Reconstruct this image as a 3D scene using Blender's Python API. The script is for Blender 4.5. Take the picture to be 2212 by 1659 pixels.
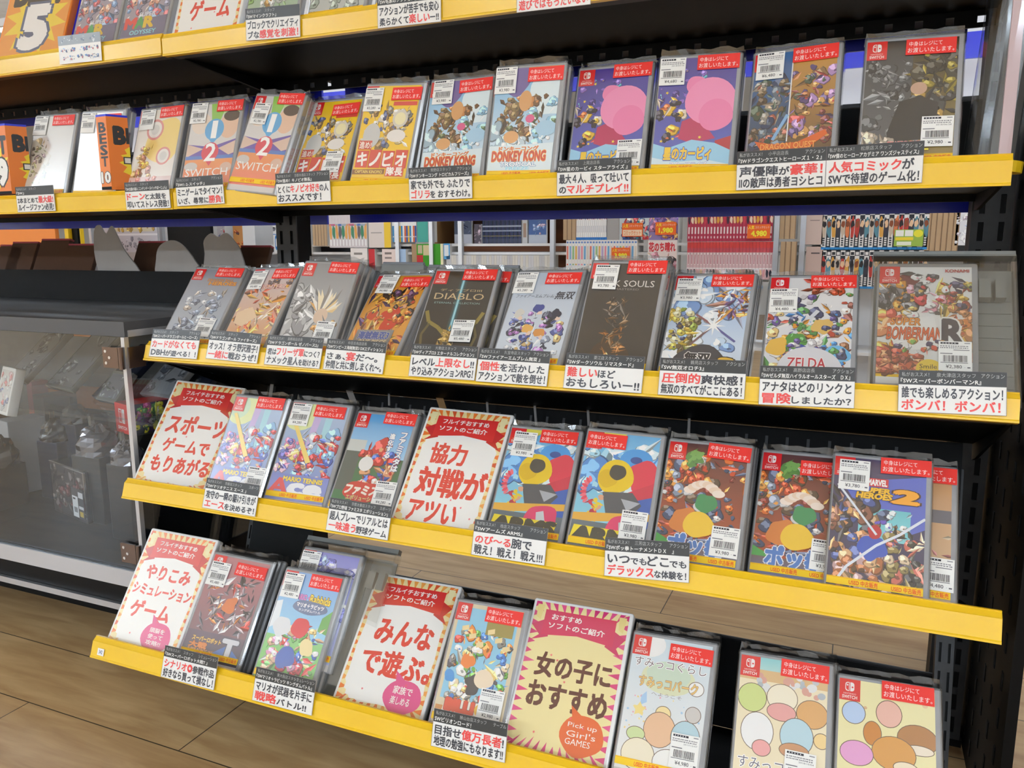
import bpy, math, random
from mathutils import Matrix, Vector
D = bpy.data
SC = bpy.context.scene
COL = SC.collection
for o in list(D.objects): D.objects.remove(o)

# ------------------------------------------------------------------ camera, world, exposure
F0 = 0.45                                   # height of the floor below the fixture origin
CAMP = Vector((1.05452, -1.02215, 0.32306 + F0))
CR = Vector((0.917498, 0.397717, -0.004281)); CU = Vector((-0.065013, 0.160581, 0.984879)); CB = Vector((0.392391, -0.903346, 0.173189))
FPX = 1727.1; IW, IH = 2212, 1659
cam = D.cameras.new('camera'); cam.sensor_width = 36; cam.lens = 36 * FPX / IW; cam.clip_start = 0.02
camo = D.objects.new('camera', cam); COL.objects.link(camo)
camo.matrix_world = Matrix(((CR.x, CU.x, CB.x, CAMP.x), (CR.y, CU.y, CB.y, CAMP.y), (CR.z, CU.z, CB.z, CAMP.z), (0, 0, 0, 1)))
SC.camera = camo
SC.view_settings.view_transform = 'Standard'; SC.view_settings.look = 'None'
SC.view_settings.exposure = -0.78; SC.view_settings.gamma = 1; SC.view_settings.use_curve_mapping = False
W = D.worlds.new('world'); SC.world = W; W.use_nodes = True
W.node_tree.nodes['Background'].inputs[0].default_value = (0.95, 0.97, 1.0, 1)
W.node_tree.nodes['Background'].inputs[1].default_value = 0.35
CEIL = 2.75
LAMPS = [(-3.75, -2.55, 70)]                  # unseen lamps, first set by its reflection, rest added for brightness: x, y, watts
for lx in (-6.6, -3.9, -1.2, 1.5, 4.2): LAMPS += [(lx, -5.2, 100), (lx, 1.6, 11), (lx, 3.0, 22)]
LAMPS += [(-6.6, -2.55, 60), (2.9, -2.4, 40), (5.6, -2.4, 40)]
LAMPZ = CEIL - 0.5

def ray(u, v): return CR * ((u - IW / 2) / FPX) - CU * ((v - IH / 2) / FPX) - CB
def at_y(u, v, y):                           # a point on the upright plane y seen at a pixel
    d = ray(u, v); return CAMP + d * ((y - CAMP.y) / d.y)
def at_x(u, v, x):
    d = ray(u, v); return CAMP + d * ((x - CAMP.x) / d.x)
SLANT = Matrix.Translation((0, 0, F0)) @ Matrix.Rotation(math.radians(-18), 4, 'X')   # the leaning frame of the lower shelves
UP = Matrix.Translation((0, 0, F0))

# ------------------------------------------------------------------ materials
def lin(c):
    c = c / 255; return c / 12.92 if c <= 0.04045 else ((c + 0.055) / 1.055) ** 2.4
def L3(c):
    if isinstance(c, str): c = tuple(int(c[i:i + 2], 16) for i in (0, 2, 4))
    return (lin(c[0]), lin(c[1]), lin(c[2]), 1)
MATS = {}
def mat(name, col=(128, 128, 128), rough=0.5, metal=0, coat=0, croul=0.1, spec=0.5, emit=0):
    m = D.materials.new(name); m.use_nodes = True; b = m.node_tree.nodes['Principled BSDF']
    b.inputs['Base Color'].default_value = L3(col); b.inputs['Roughness'].default_value = rough
    b.inputs['Metallic'].default_value = metal; b.inputs['Specular IOR Level'].default_value = spec
    b.inputs['Coat Weight'].default_value = coat; b.inputs['Coat Roughness'].default_value = croul
    if emit:
        b.inputs['Emission Color'].default_value = L3(col); b.inputs['Emission Strength'].default_value = emit
    MATS[name] = m; return m
def print_mat(name, rough, coat, croul, coatior=1.5):
    m = mat(name, rough=rough, coat=coat, croul=croul); nt = m.node_tree
    a = nt.nodes.new('ShaderNodeVertexColor'); a.layer_name = 'Col'
    nt.links.new(a.outputs[0], nt.nodes['Principled BSDF'].inputs['Base Color'])
    nt.nodes['Principled BSDF'].inputs['Coat IOR'].default_value = coatior
    return m
print_mat('cover_print', 0.32, 1.0, 0.11, 2.15)
print_mat('card_print', 0.45, 0.35, 0.22)
print_mat('sticker_print', 0.5, 0.15, 0.3)
print_mat('paper_print', 0.7, 0.0, 0.3)
def noisy(name, c1, c2, scale, rough, stretch=(1, 1, 1), **k):
    m = mat(name, c1, rough, **k); nt = m.node_tree; b = nt.nodes['Principled BSDF']
    tc = nt.nodes.new('ShaderNodeTexCoord'); mp = nt.nodes.new('ShaderNodeMapping'); mp.inputs['Scale'].default_value = stretch
    n = nt.nodes.new('ShaderNodeTexNoise'); n.inputs['Scale'].default_value = scale; n.inputs['Detail'].default_value = 5
    r = nt.nodes.new('ShaderNodeValToRGB'); r.color_ramp.elements[0].color = L3(c1); r.color_ramp.elements[1].color = L3(c2)
    r.color_ramp.elements[0].position = 0.3; r.color_ramp.elements[1].position = 0.7
    nt.links.new(tc.outputs['Object'], mp.inputs[0]); nt.links.new(mp.outputs[0], n.inputs['Vector'])
    nt.links.new(n.outputs['Fac'], r.inputs[0]); nt.links.new(r.outputs[0], b.inputs['Base Color'])
    return m
noisy('rail_yellow', (232, 184, 12), (238, 194, 24), 9, 0.28, coat=0.5, croul=0.08)
noisy('metal_black', (7, 7, 7), (11, 11, 12), 60, 0.5, spec=0.15)
noisy('metal_darkgrey', (38, 38, 40), (52, 52, 54), 40, 0.45)
mat('hole_black', (4, 4, 4), 0.9)
mat('rail_blue', (20, 40, 215), 0.3, coat=0.4)
noisy('case_grey', (150, 150, 152), (165, 165, 167), 25, 0.2, coat=0.7, croul=0.06)
noisy('case_white', (232, 230, 228), (240, 239, 237), 25, 0.28, coat=0.5, croul=0.08)
mat('keeper_grey', (132, 134, 132), 0.18, coat=0.6, croul=0.05)
mat('steel', (190, 192, 196), 0.25, metal=0.9)
mat('top_grey', (78, 78, 80), 0.4)
mat('alu', (205, 207, 212), 0.32, metal=0.7)
mat('hinge_steel', (118, 100, 90), 0.28, metal=0.85)
mat('screw', (215, 215, 215), 0.25, metal=0.8)
noisy('card_grey', (176, 168, 162), (184, 177, 171), 18, 0.8)
noisy('plaster_white', (226, 225, 222), (232, 231, 229), 3, 0.85)
noisy('ceiling_white', (225, 225, 224), (235, 235, 234), 14, 0.9)
mat('lamp_white', (255, 252, 246), 0.6, emit=5.0)
noisy('wood_brown', (88, 48, 22), (112, 64, 30), 4, 0.5, (1, 8, 8))
noisy('shelf_white', (224, 224, 226), (233, 233, 234), 6, 0.4)
mat('tan_wood', (196, 150, 96), 0.5)
mat('switch_red', (214, 36, 40), 0.4, coat=0.4)
mat('orange_board', (236, 140, 62), 0.6)
mat('orange_board2', (232, 124, 34), 0.35, coat=0.4)
mat('paper_white', (238, 236, 233), 0.42, coat=0.3, croul=0.2)
mat('board_yellow', (226, 186, 22), 0.5)
def film(name, tint, gloss, rough, fac):
    m = D.materials.new(name); m.use_nodes = True; nt = m.node_tree; nt.nodes.clear()
    o = nt.nodes.new('ShaderNodeOutputMaterial'); t = nt.nodes.new('ShaderNodeBsdfTransparent'); t.inputs[0].default_value = (*tint, 1)
    g = nt.nodes.new('ShaderNodeBsdfGlossy'); g.inputs['Roughness'].default_value = rough; g.inputs[0].default_value = (*gloss, 1)
    lw = nt.nodes.new('ShaderNodeFresnel'); lw.inputs['IOR'].default_value = 1.45
    ge = nt.nodes.new('ShaderNodeNewGeometry'); io = nt.nodes.new('ShaderNodeMath'); io.operation = 'MULTIPLY_ADD'; io.inputs[1].default_value = 1 / 1.45 - 1.45; io.inputs[2].default_value = 1.45
    nt.links.new(ge.outputs['Backfacing'], io.inputs[0]); nt.links.new(io.outputs[0], lw.inputs['IOR'])   # same share of reflection from both sides
    ad = nt.nodes.new('ShaderNodeMath'); ad.operation = 'ADD'; ad.inputs[1].default_value = fac; ad.use_clamp = True
    mx = nt.nodes.new('ShaderNodeMixShader')
    nt.links.new(lw.outputs[0], ad.inputs[0]); nt.links.new(ad.outputs[0], mx.inputs[0])
    nt.links.new(t.outputs[0], mx.inputs[1]); nt.links.new(g.outputs[0], mx.inputs[2]); nt.links.new(mx.outputs[0], o.inputs[0])
    MATS[name] = m
film('clear_film', (0.9, 0.9, 0.9), (1, 1, 1), 0.1, 0.14)
film('glass', (0.97, 0.98, 0.98), (0.9, 0.95, 1), 0.02, 0.0)
film('acrylic', (0.94, 0.95, 0.95), (1, 1, 1), 0.1, 0.05)
# ---- floor boards
def floor_mat():
    m = mat('floor_planks', (150, 112, 70), 0.33, coat=0.15, croul=0.25); nt = m.node_tree; b = nt.nodes['Principled BSDF']
    tc = nt.nodes.new('ShaderNodeTexCoord'); mp = nt.nodes.new('ShaderNodeMapping')
    mp.inputs['Location'].default_value = (0.79, 0.0483, 0)
    br = nt.nodes.new('ShaderNodeTexBrick'); br.offset = 0.37; br.offset_frequency = 2
    br.inputs['Scale'].default_value = 1; br.inputs['Brick Width'].default_value = 0.92; br.inputs['Row Height'].default_value = 0.1507
    br.inputs['Mortar Size'].default_value = 0.0011; br.inputs['Mortar Smooth'].default_value = 0.2
    br.inputs['Color1'].default_value = L3((206, 172, 124)); br.inputs['Color2'].default_value = L3((194, 158, 112)); br.inputs['Mortar'].default_value = L3((62, 54, 42))
    nt.links.new(tc.outputs['Object'], mp.inputs[0]); nt.links.new(mp.outputs[0], br.inputs['Vector'])
    mp2 = nt.nodes.new('ShaderNodeMapping'); mp2.inputs['Scale'].default_value = (2.2, 16, 1)
    n = nt.nodes.new('ShaderNodeTexNoise'); n.inputs['Scale'].default_value = 2.5; n.inputs['Detail'].default_value = 7; n.inputs['Distortion'].default_value = 0.6
    r = nt.nodes.new('ShaderNodeValToRGB'); r.color_ramp.elements[0].color = L3((216, 205, 192)); r.color_ramp.elements[1].color = (1, 1, 1, 1)
    r.color_ramp.elements[0].position = 0.32; r.color_ramp.elements[1].position = 0.68
    mx = nt.nodes.new('ShaderNodeMix'); mx.data_type = 'RGBA'; mx.blend_type = 'MULTIPLY'; mx.inputs[0].default_value = 1
    nt.links.new(tc.outputs['Object'], mp2.inputs[0]); nt.links.new(mp2.outputs[0], n.inputs['Vector']); nt.links.new(n.outputs['Fac'], r.inputs[0])
    nt.links.new(br.outputs['Color'], mx.inputs[6]); nt.links.new(r.outputs[0], mx.inputs[7]); nt.links.new(mx.outputs[2], b.inputs['Base Color'])
floor_mat()

# ------------------------------------------------------------------ mesh helpers
class MB:                                     # collects faces, builds ONE mesh
    def __init__(s): s.v = []; s.f = []; s.c = []; s.m = []
    def quad(s, pts, col=None, mi=0):
        n = len(s.v); s.v += [tuple(p) for p in pts]; s.f.append(tuple(range(n, n + len(pts)))); s.c.append(col); s.m.append(mi)
    def box(s, a, b, mi=0, col=None, faces='all'):
        x0, y0, z0 = a; x1, y1, z1 = b; n = len(s.v)
        s.v += [(x0, y0, z0), (x1, y0, z0), (x1, y1, z0), (x0, y1, z0), (x0, y0, z1), (x1, y0, z1), (x1, y1, z1), (x0, y1, z1)]
        for f in ((0, 3, 2, 1), (4, 5, 6, 7), (0, 1, 5, 4), (1, 2, 6, 5), (2, 3, 7, 6), (3, 0, 4, 7)):
            s.f.append(tuple(n + i for i in f)); s.c.append(col); s.m.append(mi)
        return s
    def prism(s, poly, x0, x1, mi=0):         # profile in (y, z) swept along x
        n = len(s.v); k = len(poly)
        s.v += [(x0, y, z) for y, z in poly] + [(x1, y, z) for y, z in poly]
        s.f.append(tuple(n + i for i in range(k - 1, -1, -1))); s.f.append(tuple(n + k + i for i in range(k)))
        for i in range(k): j = (i + 1) % k; s.f.append((n + i, n + j, n + k + j, n + k + i))
        s.c += [None] * (k + 2); s.m += [mi] * (k + 2); return s
    def extr(s, poly, y0, y1, mi=0):          # outline in (x, z) given thickness along y
        n = len(s.v); k = len(poly)
        s.v += [(x, y0, z) for x, z in poly] + [(x, y1, z) for x, z in poly]
        s.f.append(tuple(n + i for i in range(k))); s.f.append(tuple(n + k + i for i in range(k - 1, -1, -1)))
        for i in range(k): j = (i + 1) % k; s.f.append((n + j, n + i, n + k + i, n + k + j))
        s.c += [None] * (k + 2); s.m += [mi] * (k + 2); return s
    def tube(s, p, q, r, n=12, mi=0):
        p = Vector(p); q = Vector(q); d = (q - p).normalized(); a = d.orthogonal().normalized(); b = d.cross(a); k = len(s.v)
        for P in (p, q):
            for i in range(n):
                t = 2 * math.pi * i / n; s.v.append(tuple(P + a * (r * math.cos(t)) + b * (r * math.sin(t))))
        s.f.append(tuple(k + i for i in range(n - 1, -1, -1))); s.f.append(tuple(k + n + i for i in range(n)))
        for i in range(n): j = (i + 1) % n; s.f.append((k + i, k + j, k + n + j, k + n + i))
        s.c += [None] * (n + 2); s.m += [mi] * (n + 2); return s
    def mesh(s, name, mats):
        me = D.meshes.new(name); me.from_pydata(s.v, [], s.f)
        for m in (mats if isinstance(mats, (list, tuple)) else [mats]): me.materials.append(MATS[m])
        if any(s.m): me.polygons.foreach_set('material_index', s.m)
        if any(c is not None for c in s.c):
            ca = me.color_attributes.new('Col', 'FLOAT_COLOR', 'CORNER'); buf = []
            for f, c in zip(s.f, s.c):
                if c is None: c = (1, 1, 1, 1)
                if isinstance(c, list):
                    for q in c: buf += q
                else: buf += list(c) * len(f)
            ca.data.foreach_set('color', buf)
        me.update(); return me
    def obj(s, name, mats, parent=None, mw=None, bevel=0):
        o = D.objects.new(name, s.mesh(name, mats)); COL.objects.link(o)
        if parent: o.parent = parent
        if mw is not None: o.matrix_world = mw if not parent else mw
        if bevel:
            b = o.modifiers.new('bevel', 'BEVEL'); b.width = bevel; b.segments = 2; b.limit_method = 'ANGLE'
        return o
def link(me, name, parent=None):
    o = D.objects.new(name, me); COL.objects.link(o); o.parent = parent; return o
def tag(o, label, cat, group=None, kind=None):
    o['label'] = label; o['category'] = cat
    if group: o['group'] = group
    if kind: o['kind'] = kind
    return o
def thing(name, mw, label, cat, group=None):
    o = D.objects.new(name, None); COL.objects.link(o); o.empty_display_size = 0.02
    o.matrix_world = mw; return tag(o, label, cat, group)
def structure(o): o['kind'] = 'structure'; return o

# ------------------------------------------------------------------ lettering
GL = {}
def glyphs(s, off):
    k = (s, off)
    if k not in GL:
        c = D.curves.new('t', 'FONT'); c.body = s; c.size = 1; c.offset = off; c.resolution_u = 2
        o = D.objects.new('t', c); COL.objects.link(o); dg = bpy.context.evaluated_depsgraph_get()
        me = D.meshes.new_from_object(o.evaluated_get(dg))
        vs = [(v.co.x, v.co.y) for v in me.vertices]; fs = [tuple(p.vertices) for p in me.polygons]
        D.objects.remove(o); D.curves.remove(c); D.meshes.remove(me)
        if not vs: vs = [(0, 0), (0.5, 0), (0.5, 0.7)]; fs = []
        xs = [v[0] for v in vs]; ys = [v[1] for v in vs]
        GL[k] = (vs, fs, min(xs), max(xs), min(ys), max(ys))
    return GL[k]

class Art(MB):                                # flat artwork: x to the right, z up, layers stacked towards -y
    STEP = 1.5e-6
    def __init__(s, w, h, y=-2e-4):
        super().__init__(); s.w = w; s.h = h; s.y = y; s.cl = (0, 0, 1, 1)
    def P(s, u, v): return (u * s.w, s.y, s.h - v * s.h)
    def poly(s, pts, col):
        if s.cl is not None:
            pts = clip(pts, s.cl)
            if len(pts) < 3: return
        s.y -= s.STEP
        a = sum(pts[i][0] * pts[(i + 1) % len(pts)][1] - pts[(i + 1) % len(pts)][0] * pts[i][1] for i in range(len(pts)))
        if a > 0: pts = pts[::-1]             # face towards -y
        s.quad([s.P(*p) for p in pts], L3(col))
    def rect(s, u0, v0, u1, v1, col): s.poly([(u0, v0), (u1, v0), (u1, v1), (u0, v1)], col)
    def grad(s, u0, v0, u1, v1, ca, cb, horiz=False):
        s.y -= s.STEP; a, b = L3(ca), L3(cb)
        cols = [b, b, a, a] if not horiz else [a, b, b, a]
        s.quad([s.P(u0, v1), s.P(u1, v1), s.P(u1, v0), s.P(u0, v0)], cols)
    def ell(s, u, v, ru, rv, col, rot=0, n=22):       # radii in parts of the width
        k = s.w / s.h; c, q = math.cos(rot), math.sin(rot); pts = []
        for i in range(n):
            t = 2 * math.pi * i / n; a, b = ru * math.cos(t), rv * math.sin(t)
            pts.append((u + a * c - b * q, v + (a * q + b * c) * k))
        s.poly(pts, col)
    def blob(s, u, v, r, col, seed, ragged=0.25, n=14, sq=1.0):
        rd = random.Random(seed); k = s.w / s.h; h = [(rd.uniform(0, 6.28), rd.uniform(0.3, 1) * ragged / (0.8 + 0.35 * j), j) for j in (2, 3, 4, 5)]; m = 28 if r > 0.1 else 14; pts = []
        for i in range(m):
            t = 2 * math.pi * i / m; q = r * (1 + 0.75 * sum(a_ * math.sin(j * t + p_) for p_, a_, j in h)); pts.append((u + q * math.cos(t), v + k * sq * q * math.sin(t)))
        s.poly(pts, col)
    def star(s, u, v, r0, r1, n, col, rot=0):
        k = s.w / s.h; pts = []
        for i in range(2 * n):
            r = r0 if i % 2 == 0 else r1; t = rot + math.pi * i / n; pts.append((u + r * math.cos(t), v + k * r * math.sin(t)))
        s.poly(pts, col)
    def stroke(s, pts, wd, col):
        k = s.w / s.h
        for (a, b), (c, d) in zip(pts, pts[1:]):
            dx, dy = c - a, (d - b) / k; l = math.hypot(dx, dy) or 1; nx, ny = -dy / l * wd / 2, dx / l * wd / 2 * k
            s.poly([(a + nx, b + ny), (c + nx, d + ny), (c - nx, d - ny), (a - nx, b - ny)], col)
    def mess(s, seed, u0, v0, u1, v1, n, pal, r0=0.03, r1=0.12, kind='mix'):   # a crowd of odd shapes, each inked, filled and picked out with a lighter touch
        rd = random.Random(seed); k = s.w / s.h
        def tone(c, f): return tuple(max(0, min(255, int(int(c[i:i + 2], 16) * f + (255 - int(c[i:i + 2], 16)) * max(0, f - 1) * 0.8))) for i in (0, 2, 4))
        big = (u1 - u0) * s.w > 0.02; n = int(n * (1.7 if big else 1))
        for i in range(n):
            u, v = rd.uniform(u0, u1), rd.uniform(v0, v1); r = rd.uniform(r0, r1) * (1.15 - 0.6 * i / n) * (0.85 if big else 1); c = rd.choice(pal); q = rd.random(); dk, lt = tone(c, 0.62), tone(c, 1.3)
            if kind == 'shard' or (kind == 'mix' and q < 0.4):
                a = rd.uniform(0, 6.28); l = r * rd.uniform(1.2, 2.4); w = r * rd.uniform(0.25, 0.6)
                A = (u + l * math.cos(a), v + k * l * math.sin(a)); B = (u + w * math.cos(a + 1.6), v + k * w * math.sin(a + 1.6)); C_ = (u - l * 0.6 * math.cos(a), v - k * l * 0.6 * math.sin(a)); E_ = (u + w * math.cos(a - 1.6), v + k * w * math.sin(a - 1.6))
                s.poly([A, B, C_, E_], c)
                if big: s.poly([A, B, C_], rd.choice([dk, lt]))
            elif kind == 'lump': s.ell(u, v, r, r * rd.uniform(0.75, 1.2), c, rd.uniform(0, 3))
            else:
                sd = rd.randint(0, 9999); sq = rd.uniform(0.6, 1.3)
                if big: s.blob(u + 0.006, v + 0.004, r * 1.1, dk, sd, 0.4, 11, sq)
                s.blob(u, v, r, c, sd, 0.4, 11, sq)
                if big and r > 0.035: s.blob(u - r * 0.25, v - k * r * 0.3, r * 0.5, lt, sd + 1, 0.5, 11, sq); s.blob(u + r * 0.3, v + k * r * 0.25, r * 0.28, rd.choice([dk, tone(rd.choice(pal), 1)]), sd + 2, 0.5, 11, sq)
    def put(s, st, x0, z0, sx, sz, col, bold, slant=0.0, a=None, c=None):
        wide = True
        vs, fs, ga, gb, gc, gd = glyphs(st, 0.0 if wide else bold)
        if a is None: a = ga
        if c is None: c = gc
        if not wide or bold < 0.004: sh = [(0, 0)]
        else:
            k = 4 if bold < 0.05 else 8
            sh = [(bold * math.cos(2 * math.pi * (i + 0.5) / k), bold * math.sin(2 * math.pi * (i + 0.5) / k)) for i in range(k)]
        cl = L3(col)
        for dx, dz in sh:
            s.y -= s.STEP * 0.5; n = len(s.v)
            s.v += [(x0 + (x - a + dx) * sx + slant * (y - c) * sz, s.y, z0 + (y - c + dz) * sz) for x, y in vs]
            for f in fs: s.f.append(tuple(n + i for i in f)); s.c.append(cl); s.m.append(0)
    def text(s, st, u0, v0, u1, v1, col, bold=0.02, out=None, ow=0.05, fit=True, slant=0.0, al='c'):
        wide = True; _, _, a, b, c, d = glyphs(st, 0.0 if wide else bold)
        sx = (u1 - u0) * s.w / max(b - a, 1e-6); sz = (v1 - v0) * s.h / max(d - c, 1e-6); x0 = u0 * s.w; z0 = s.h - v1 * s.h
        if not fit:
            k = min(sx, sz); x0 += ((b - a) * (sx - k)) * {'c': 0.5, 'r': 1, 'l': 0}[al]; z0 += (d - c) * (sz - k) / 2; sx = sz = k
        if out: s.put(st, x0, z0, sx, sz, out, bold + ow, slant, a, c)
        s.put(st, x0, z0, sx, sz, col, bold, slant, a, c)
    def line(s, segs, u0, v0, u1, v1, bold=0.025):         # [(text, colour, scale)], run together on one baseline
        tot = 0; ws = []
        for t, c, k in segs:
            if not t.strip(): ws.append(0.5 * len(t) * k); tot += ws[-1]; continue
            _, _, a, b, y0, y1 = glyphs(t, 0.0); ws.append((b - a + 0.1) * k); tot += ws[-1]
        kk = max(k for _, _, k in segs); sz = (v1 - v0) * s.h / (0.95 * kk); sx = (u1 - u0) * s.w / tot
        x = u0 * s.w; zb = s.h - v1 * s.h + 0.10 * sz * kk
        for (t, c, k), wd in zip(segs, ws):
            if t.strip():
                _, _, a, b, y0, y1 = glyphs(t, 0.0); s.put(t, x + 0.05 * sx * k, zb, sx * k, sz * k, c, bold, 0.0, a, 0.0)
            x += wd * sx
def clip(pts, r):
    u0, v0, u1, v1 = r
    for ax, lim, sg in ((0, u0, 1), (0, u1, -1), (1, v0, 1), (1, v1, -1)):
        out = []
        for i in range(len(pts)):
            a, b = pts[i], pts[(i + 1) % len(pts)]; da, db = (a[ax] - lim) * sg, (b[ax] - lim) * sg
            if da >= 0: out.append(a)
            if (da >= 0) != (db >= 0):
                t = da / (da - db); out.append((a[0] + (b[0] - a[0]) * t, a[1] + (b[1] - a[1]) * t))
        pts = out
        if len(pts) < 3: return []
    return pts

def rr(w, h, r, inset=0, n=4):                # rounded rectangle outline in (x, z), counter-clockwise
    pts = []; r = max(r - inset, 0.0005)
    for cx, cz, a0 in ((w - inset - r, inset + r, -90), (w - inset - r, h - inset - r, 0), (inset + r, h - inset - r, 90), (inset + r, inset + r, 180)):
        for i in range(n + 1):
            a = math.radians(a0 + 90 * i / n); pts.append((cx + r * math.cos(a), cz + r * math.sin(a)))
    return pts
def shell(w, h, t, r=0.003, b=0.0014):        # a closed plastic case with softened edges
    m = MB(); rings = [(0, b), (b * 0.35, b * 0.3), (b, 0), (t - b, 0), (t - b * 0.35, b * 0.3), (t, b)]; idx = []
    for y, ins in rings:
        idx.append(len(m.v)); m.v += [(x, y, z) for x, z in rr(w, h, r, ins)]
    k = len(m.v) // len(rings)
    m.f.append(tuple(range(k))); m.f.append(tuple(idx[-1] + i for i in range(k - 1, -1, -1)))
    for a, c in zip(idx, idx[1:]):
        for i in range(k): j = (i + 1) % k; m.f.append((a + j, a + i, c + i, c + j))
    m.c = [None] * len(m.f); m.m = [0] * len(m.f); return m
def smooth(me):
    for p in me.polygons: p.use_smooth = len(p.vertices) == 4
    return me
SHELLS = {}
def case_mesh(w, h, t, m):
    k = (w, h, t, m)
    if k not in SHELLS: SHELLS[k] = smooth(shell(w, h, t).mesh('case_shell', m))
    return SHELLS[k]

# ------------------------------------------------------------------ the room
b = MB(); b.quad([(-9, -7, 0), (9, -7, 0), (9, 8, 0), (-9, 8, 0)]); structure(b.obj('floor', 'floor_planks'))
b = MB(); b.quad([(-9, -7, CEIL), (-9, 8, CEIL), (9, 8, CEIL), (9, -7, CEIL)]); structure(b.obj('ceiling', 'ceiling_white'))
b = MB(); b.box((-9, 8, 0), (9, 8.1, CEIL)); structure(b.obj('wall_back', 'plaster_white'))
b = MB(); b.box((-9.1, -7, 0), (-9, 8, CEIL)); structure(b.obj('wall_left', 'plaster_white'))
b = MB(); b.box((9, -7, 0), (9.1, 8, CEIL)); structure(b.obj('wall_right', 'plaster_white'))
b = MB(); b.box((-9, -7.1, 0), (9, -7, CEIL)); structure(b.obj('wall_front', 'plaster_white'))
hb = MB(); hb.box((-0.62, -0.16, -0.03), (0.62, -0.14, 0.02)).box((-0.62, 0.14, -0.03), (0.62, 0.16, 0.02)).box((-0.62, -0.14, -0.03), (-0.6, 0.14, 0.02)).box((0.6, -0.14, -0.03), (0.62, 0.14, 0.02)); hme = hb.mesh('lamp_housing', 'shelf_white')
db = MB(); db.box((-0.6, -0.14, -0.022), (0.6, 0.14, 0.0)); dme = db.mesh('diffuser', 'lamp_white')
LAMPW = 26
for lx, ly, w in LAMPS:
    t = thing('unseen_lamp', Matrix.Translation((lx, ly, LAMPZ)), 'unseen white pendant lamp, hung low so its added uplight brightens the ceiling', 'lamp', 'unseen pendant lamps over the shop')
    link(hme, 'lamp_housing', t); link(dme, 'diffuser', t)
    m = MB(); m.tube((-0.45, 0, 0.015), (-0.45, 0, CEIL - LAMPZ), 0.004, 6); m.obj('cord', 'alu', t)
    m = MB(); m.tube((0.45, 0, 0.015), (0.45, 0, CEIL - LAMPZ), 0.004, 6); m.obj('cord', 'alu', t)
    for sg in (-1, 1):  # second, upward light added to brighten the ceiling for haze on covers
        la = D.lights.new('lamp', 'AREA'); la.shape = 'RECTANGLE'; la.size = 1.2; la.size_y = 0.28; la.energy = w * (1.0 if sg < 0 else 1.1); la.color = (0.76, 0.93, 1.11)
        lo = D.objects.new('lamp', la); COL.objects.link(lo); lo.parent = t; lo.location = (0, 0, -0.034 if sg < 0 else 0.03); lo.rotation_euler = (0 if sg < 0 else math.pi, 0, 0)

# ------------------------------------------------------------------ the shelving
LY = {'C': -0.12628, 'D': -0.12162, 'E': -0.1288}; LZ = {'C': 0.13882, 'D': -0.0832, 'E': -0.32803}
def rail_profile(h):                          # (y, z): a price rail with a rounded, forward-tipped upper lip
    return [(0.004, 0), (0.0045, -0.0015), (0.001, -0.0065), (0, -0.0075), (0, -h + 0.0035), (-0.001, -h + 0.002), (-0.0008, -h), (0.009, -h), (0.009, -0.001), (0.0075, 0.0006)]
def display_shelf(x0, x1, y, z, depth, mw, label, h=0.034, flange=None, drop=0.0165):
    t = thing('display_shelf', mw @ Matrix.Translation((x0, y, z)), label, 'shelf')
    L = x1 - x0
    m = MB(); m.prism(rail_profile(h), 0, L); m.obj('price_rail', 'rail_yellow', t)
    m = MB(); m.box((0.002, 0.0092, -drop - 0.012), (L - 0.002, depth, -drop)); m.obj('board', 'metal_black', t)
    m = MB(); m.box((0.004, 0.0095, -h + 0.001), (L - 0.004, 0.03, -drop - 0.0125)); m.obj('front_beam', 'metal_darkgrey', t)
    if flange == 2:
        m = MB(); m.box((0.002, depth - 0.004, -drop - 0.022), (L - 0.002, depth, -drop - 0.0122)); m.obj('rear_beam', 'metal_black', t)
    if flange == 1:                           # rear flange with a row of slots
        m = MB(); zt = -drop - 0.0122; zb = zt - 0.022; p = 0.0375; n = int((L - 0.02) / p); y1 = depth - 0.004
        m.box((0.002, y1, zt - 0.007), (L - 0.002, depth, zt)); m.box((0.002, y1, zb), (L - 0.002, depth, zb + 0.006))
        for i in range(n + 1):
            xa = 0.01 + i * p; m.box((xa + 0.010 if i else 0.002, y1, zb + 0.006), (min(xa + p, L - 0.002), depth, zt - 0.007))
        m.obj('slotted_flange', 'metal_black', t)
    for xb in (0.0, L - 0.004):
        m = MB(); m.extr([(0, 0), (0.004, 0), (0.004, 0.001), (0, 0.001)], 0, 0.001)
        m = MB(); m.prism([(0.03, -drop - 0.0125), (depth, -drop - 0.0125), (depth, -drop - 0.034), (depth - 0.03, -drop - 0.034)], xb, xb + 0.004); m.obj('bracket', 'metal_black', t)
    return t
display_shelf(-1.2015, -0.0015, 0.0, 0.6575, 0.27, UP, 'yellow-railed top shelf of the left bay, holding the number five sign', flange=1)
display_shelf(0.0015, 1.2, 0.0, 0.6555, 0.27, UP, 'yellow-railed topmost shelf of the right bay, cut by the picture edge', flange=1)
display_shelf(-1.2015, -0.002, 0.0, 0.4150, 0.27, UP, 'yellow-railed shelf of the left bay above the glass cabinet', flange=2)
display_shelf(0.0005, 1.195, 0.0, 0.4158, 0.27, UP, 'yellow-railed second shelf of the right bay with the two pink covers', flange=2)
display_shelf(0.0, 1.2117, LY['C'], LZ['C'], 0.30, SLANT, 'slanted yellow-railed middle shelf of the right bay, holding ten cases', h=0.0325)
display_shelf(0.0, 1.206, LY['D'], LZ['D'], 0.30, SLANT, 'slanted yellow-railed fourth shelf of the right bay, second from the bottom', h=0.0325)
display_shelf(0.0, 1.206, LY['E'], LZ['E'], 0.36, SLANT, 'slanted yellow-railed lowest shelf of the right bay, just over the floor', h=0.0325)

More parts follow.
